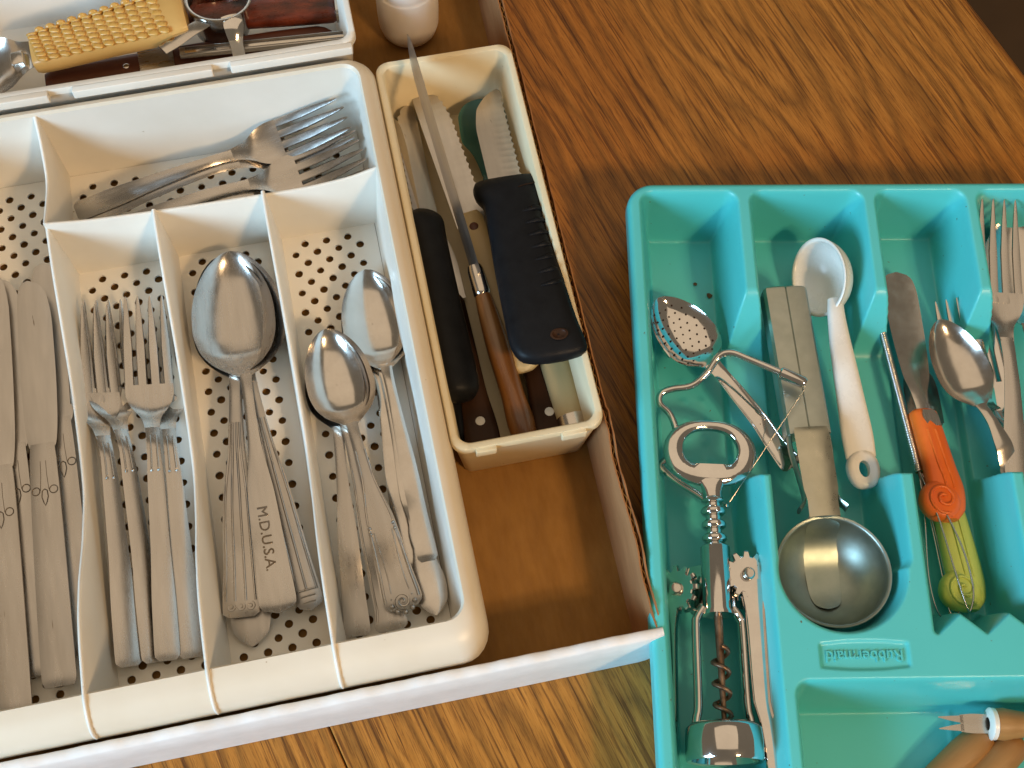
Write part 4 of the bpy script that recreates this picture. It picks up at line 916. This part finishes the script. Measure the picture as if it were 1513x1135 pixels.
def whisk():
    mm, ln = span((1296, 460, 2.2), (1358, 698, 2.2)); r = empty('whisk', mm, label='wire whisk with coiled spring handle beside the teal divider', cat='whisk')
    turns = int(ln / .125); pts = [(ln * t / (turns * 8), .165 * math.cos(t * math.pi / 4), .165 * math.sin(t * math.pi / 4)) for t in range(turns * 8 + 1)]
    mesh('coiled_handle', tube(pts, .058, 5), 'steel', r, 70)
    mesh('core_wire', tube([(-.05, 0, 0), (ln + 1.0, 0, 0)], .09, 8), 'dark_steel', r, 70)
    inv = mm.inverted()
    def lp(u, v, z): return tuple((inv @ (U(u, v, z) * S)) / S)
    loops = [[(1358, 697, 2.2), (1366, 760, 2.3), (1372, 850, 2.4), (1385, 903, 2.2), (1400, 912, 1.8), (1402, 880, 1.3), (1385, 800, 1.2), (1362, 705, 2.0)],
             [(1359, 697, 2.3), (1385, 760, 3.2), (1410, 840, 3.3), (1428, 895, 2.9), (1434, 902, 2.7), (1438, 870, 2.9), (1424, 815, 3.2), (1396, 755, 3.1), (1362, 700, 2.3)],
             [(1358, 698, 2.1), (1375, 770, 1.6), (1392, 850, 1.5), (1404, 905, 1.6), (1418, 900, 1.6), (1412, 840, 1.4), (1380, 740, 1.6), (1360, 700, 2.1)]]
    for l in loops: mesh('wire_loop', tube(curve([lp(*q) for q in l], 6), .045, 6), 'steel', r, 70)
whisk()

def spreader(label, tip, end, mat, hl, roll=-9):
    mm, ln = span(tip, end, roll); r = empty('spreader', mm, label=label, cat='spreader', group='spreaders with scroll handles')
    b = ln - hl
    mesh('blade', Strip([(0, .1, .05, 0, 0, .06), (.1, .1, .45, 0, 0, .08), (.5, .08, .82, 0, .02, .08), (1.4, .05, .95, 0, .03, .08), (3.2, 0, .92, 0, .03, .08), (b - 2.0, -.05, .72, 0, .02, .1), (b - .9, -.1, .42, .02, -.02, .14), (b, -.1, .34, .05, -.03, .18), (b + .8, -.1, .34, .05, -.03, .18)]).mesh(34, 9), 'polished', r, 50)
    handle(r, [(b, -.12, .55, -.05, .36), (b + .15, -.12, .72, -.05, .44), (b + 1.2, -.05, .74, 0, .50), (b + 3.0, .10, .80, 0, .52), (ln - 1.6, .18, .92, 0, .5), (ln - .6, .15, .80, 0, .42), (ln - .1, .1, .4, 0, .3)], mat, 26, e=2.6)
    for v in (-.28, .12): mesh('groove_ridge', tube(curve([(b + 1.2, -.05 + v, .47), (b + 3, .12 + v, .50), (ln - 2.2, .25 + v, .49), (ln - 1.6, .30 + v, .47)], 5), .075, 6), mat, piece(r, 'handle'), 60)
    c = (ln - 1.08, -.25)
    mesh('scroll', move(lathe([(.6, -.45), (.92, -.38), (1.02, -.1), (1.02, .2), (.90, .42), (.65, .52), (.005, .50)], 30), (c[0], c[1], 0)), mat, r, 50)
    pts = [(c[0] + (.08 + .068 * q) * math.cos(q + 2.2), c[1] + (.08 + .068 * q) * math.sin(q + 2.2), .56 - .006 * q) for q in np.linspace(0, 10.5, 48)]
    mesh('scroll_ridge', tube(pts, .085, 7), mat, piece(r, 'scroll'), 60)
    mesh('inset_plate', Strip([(b + .12, -.05, .30, .44, 0, .1), (b + .5, .0, .42, .46, 0, .1), (b + 1.0, .12, .34, .47, 0, .1)]).mesh(6, 5), 'steel', piece(r, 'handle'), 40)
spreader('spreader with lime green scroll handle under the whisk wires', (1352, 545, 1.2), (1432, 906, 1.6), 'green', 7.6)
spreader('spreader with orange scroll handle and wide rounded blade', (1322, 402, 1.9), (1402, 772, 2.7), 'orange', 5.9)

G = 'forks in the teal tray'
spoon('dark spoon under the big fork at the right picture edge', (1500, 318, 1.9), (1540, 730, 1.9), 4.1, 6.6, .6, cup=.8, mat='polished')
fork('small fork half hidden under the teal compartment spoon', (1406, 441, 2.5), (1499, 712, 2.0), .5, 2.3, 3.6, G, detail=False, mat='polished', dip=.6)
fork('polished fork lying under the big fork beside the divider', (1440, 468, 1.6), (1512, 725, 1.7), .5, 2.2, 3.6, G, detail=False, mat='chrome', dip=.5)
fork('big fork with long bright tines against the back of the teal tray', (1476, 294, 3.9), (1502, 722, 2.6), .55, 2.3, 5.1, G, detail=False, arch=.3, dip=.5, mat='steel')
spoon('polished spoon with lamp reflections lying over the small fork', (1388, 472, 3.1), (1498, 708, 2.5), 2.95, 4.9, .55, cup=.72, mat='polished', arch=.4, roll=-4)

def pick(label, tip, end, blade_len, group):
    mm, ln = span(tip, end); r = empty('wooden_pick', mm, label=label, cat='pick', group=group)
    if blade_len:
        for v in (-1, 1): mesh('prong', Strip([(0, v * .26, .02, 0, 0, .04), (.5, v * .22, .10, 0, 0, .07), (1.0, v * .19, .16, 0, 0, .08), (1.15, v * .19, .18, 0, 0, .08)]).mesh(8, 5), 'steel', r, 40)
        mesh('blade', Strip([(1.0, 0, .38, 0, 0, .08), (1.6, 0, .44, 0, 0, .08), (blade_len + .2, 0, .42, 0, 0, .09)]).mesh(8, 5), 'steel', r, 40)
        mesh('collar', lathe([(.3, blade_len), (.66, blade_len + .02), (.74, blade_len + .1), (.72, blade_len + .3), (.5, blade_len + .36)], 22, 'x'), 'scoop_white', r, 50)
        mesh('handle', lathe([(.4, blade_len + .3), (.70, blade_len + .32), (.74, blade_len + .7), (.66, blade_len + 1.1), (.56, blade_len + 1.8), (.66, blade_len + 3.4), (.7, blade_len + 4.5), (.5, blade_len + 5.2), (.02, blade_len + 5.4)], 22, 'x'), 'pick_wood', r, 50)
    else:
        mesh('handle', lathe([(.02, 0), (.35, .05), (.6, .25), (.74, .7), (.78, 1.6), (.7, 3.2), (.6, 4.4), (.68, 5.0), (.4, 5.2)], 24, 'x'), 'pick_wood', r, 50)
        mesh('collar', lathe([(.3, 5.1), (.66, 5.12), (.7, 5.4), (.4, 5.5)], 20, 'x'), 'scoop_white', r, 50)
        mesh('prong', tube([(5.4, 0, 0), (7, 0, 0), (7.6, 0, 0)], [.1, .08, .02], 8), 'steel', r, 60)
    return r
G = 'wooden picks in the front compartment'
pick('wooden pick pointing left with white collar and forked steel end', (1387, 1068, 2.2), (1560, 1072, 2.1), 2.25, G)
pick('wooden pick handle under the forked one, round end up, leftmost', (1460, 1082, 1.5), (1330, 1200, 1.4), 0, G)
pick('wooden pick handle beside the leftmost one, nearer the right edge', (1508, 1092, 1.5), (1392, 1205, 1.4), 0, G)

# two crumbs left on the teal floor
for (u, v, q, lab) in ((1048, 437, .16, 'larger brown crumb on the teal floor above the strainer spoon'), (1027, 420, .10, 'smaller brown crumb on the teal floor above the larger crumb')):
    c = U(u, v, TF + .06)
    me = lathe([(.004, -.6 * q), (.7 * q, -.4 * q), (q, 0), (.6 * q, .45 * q), (.004, .6 * q)], 9)
    V = [(x * rng.uniform(.75, 1.3), y * rng.uniform(.75, 1.2), z * rng.uniform(.8, 1.2)) for x, y, z in me[0]]
    o = mesh('crumb', (V, me[1]), 'crumb', None, 40, label=lab, cat='crumb', group='crumbs on the teal floor'); o.location = c * S
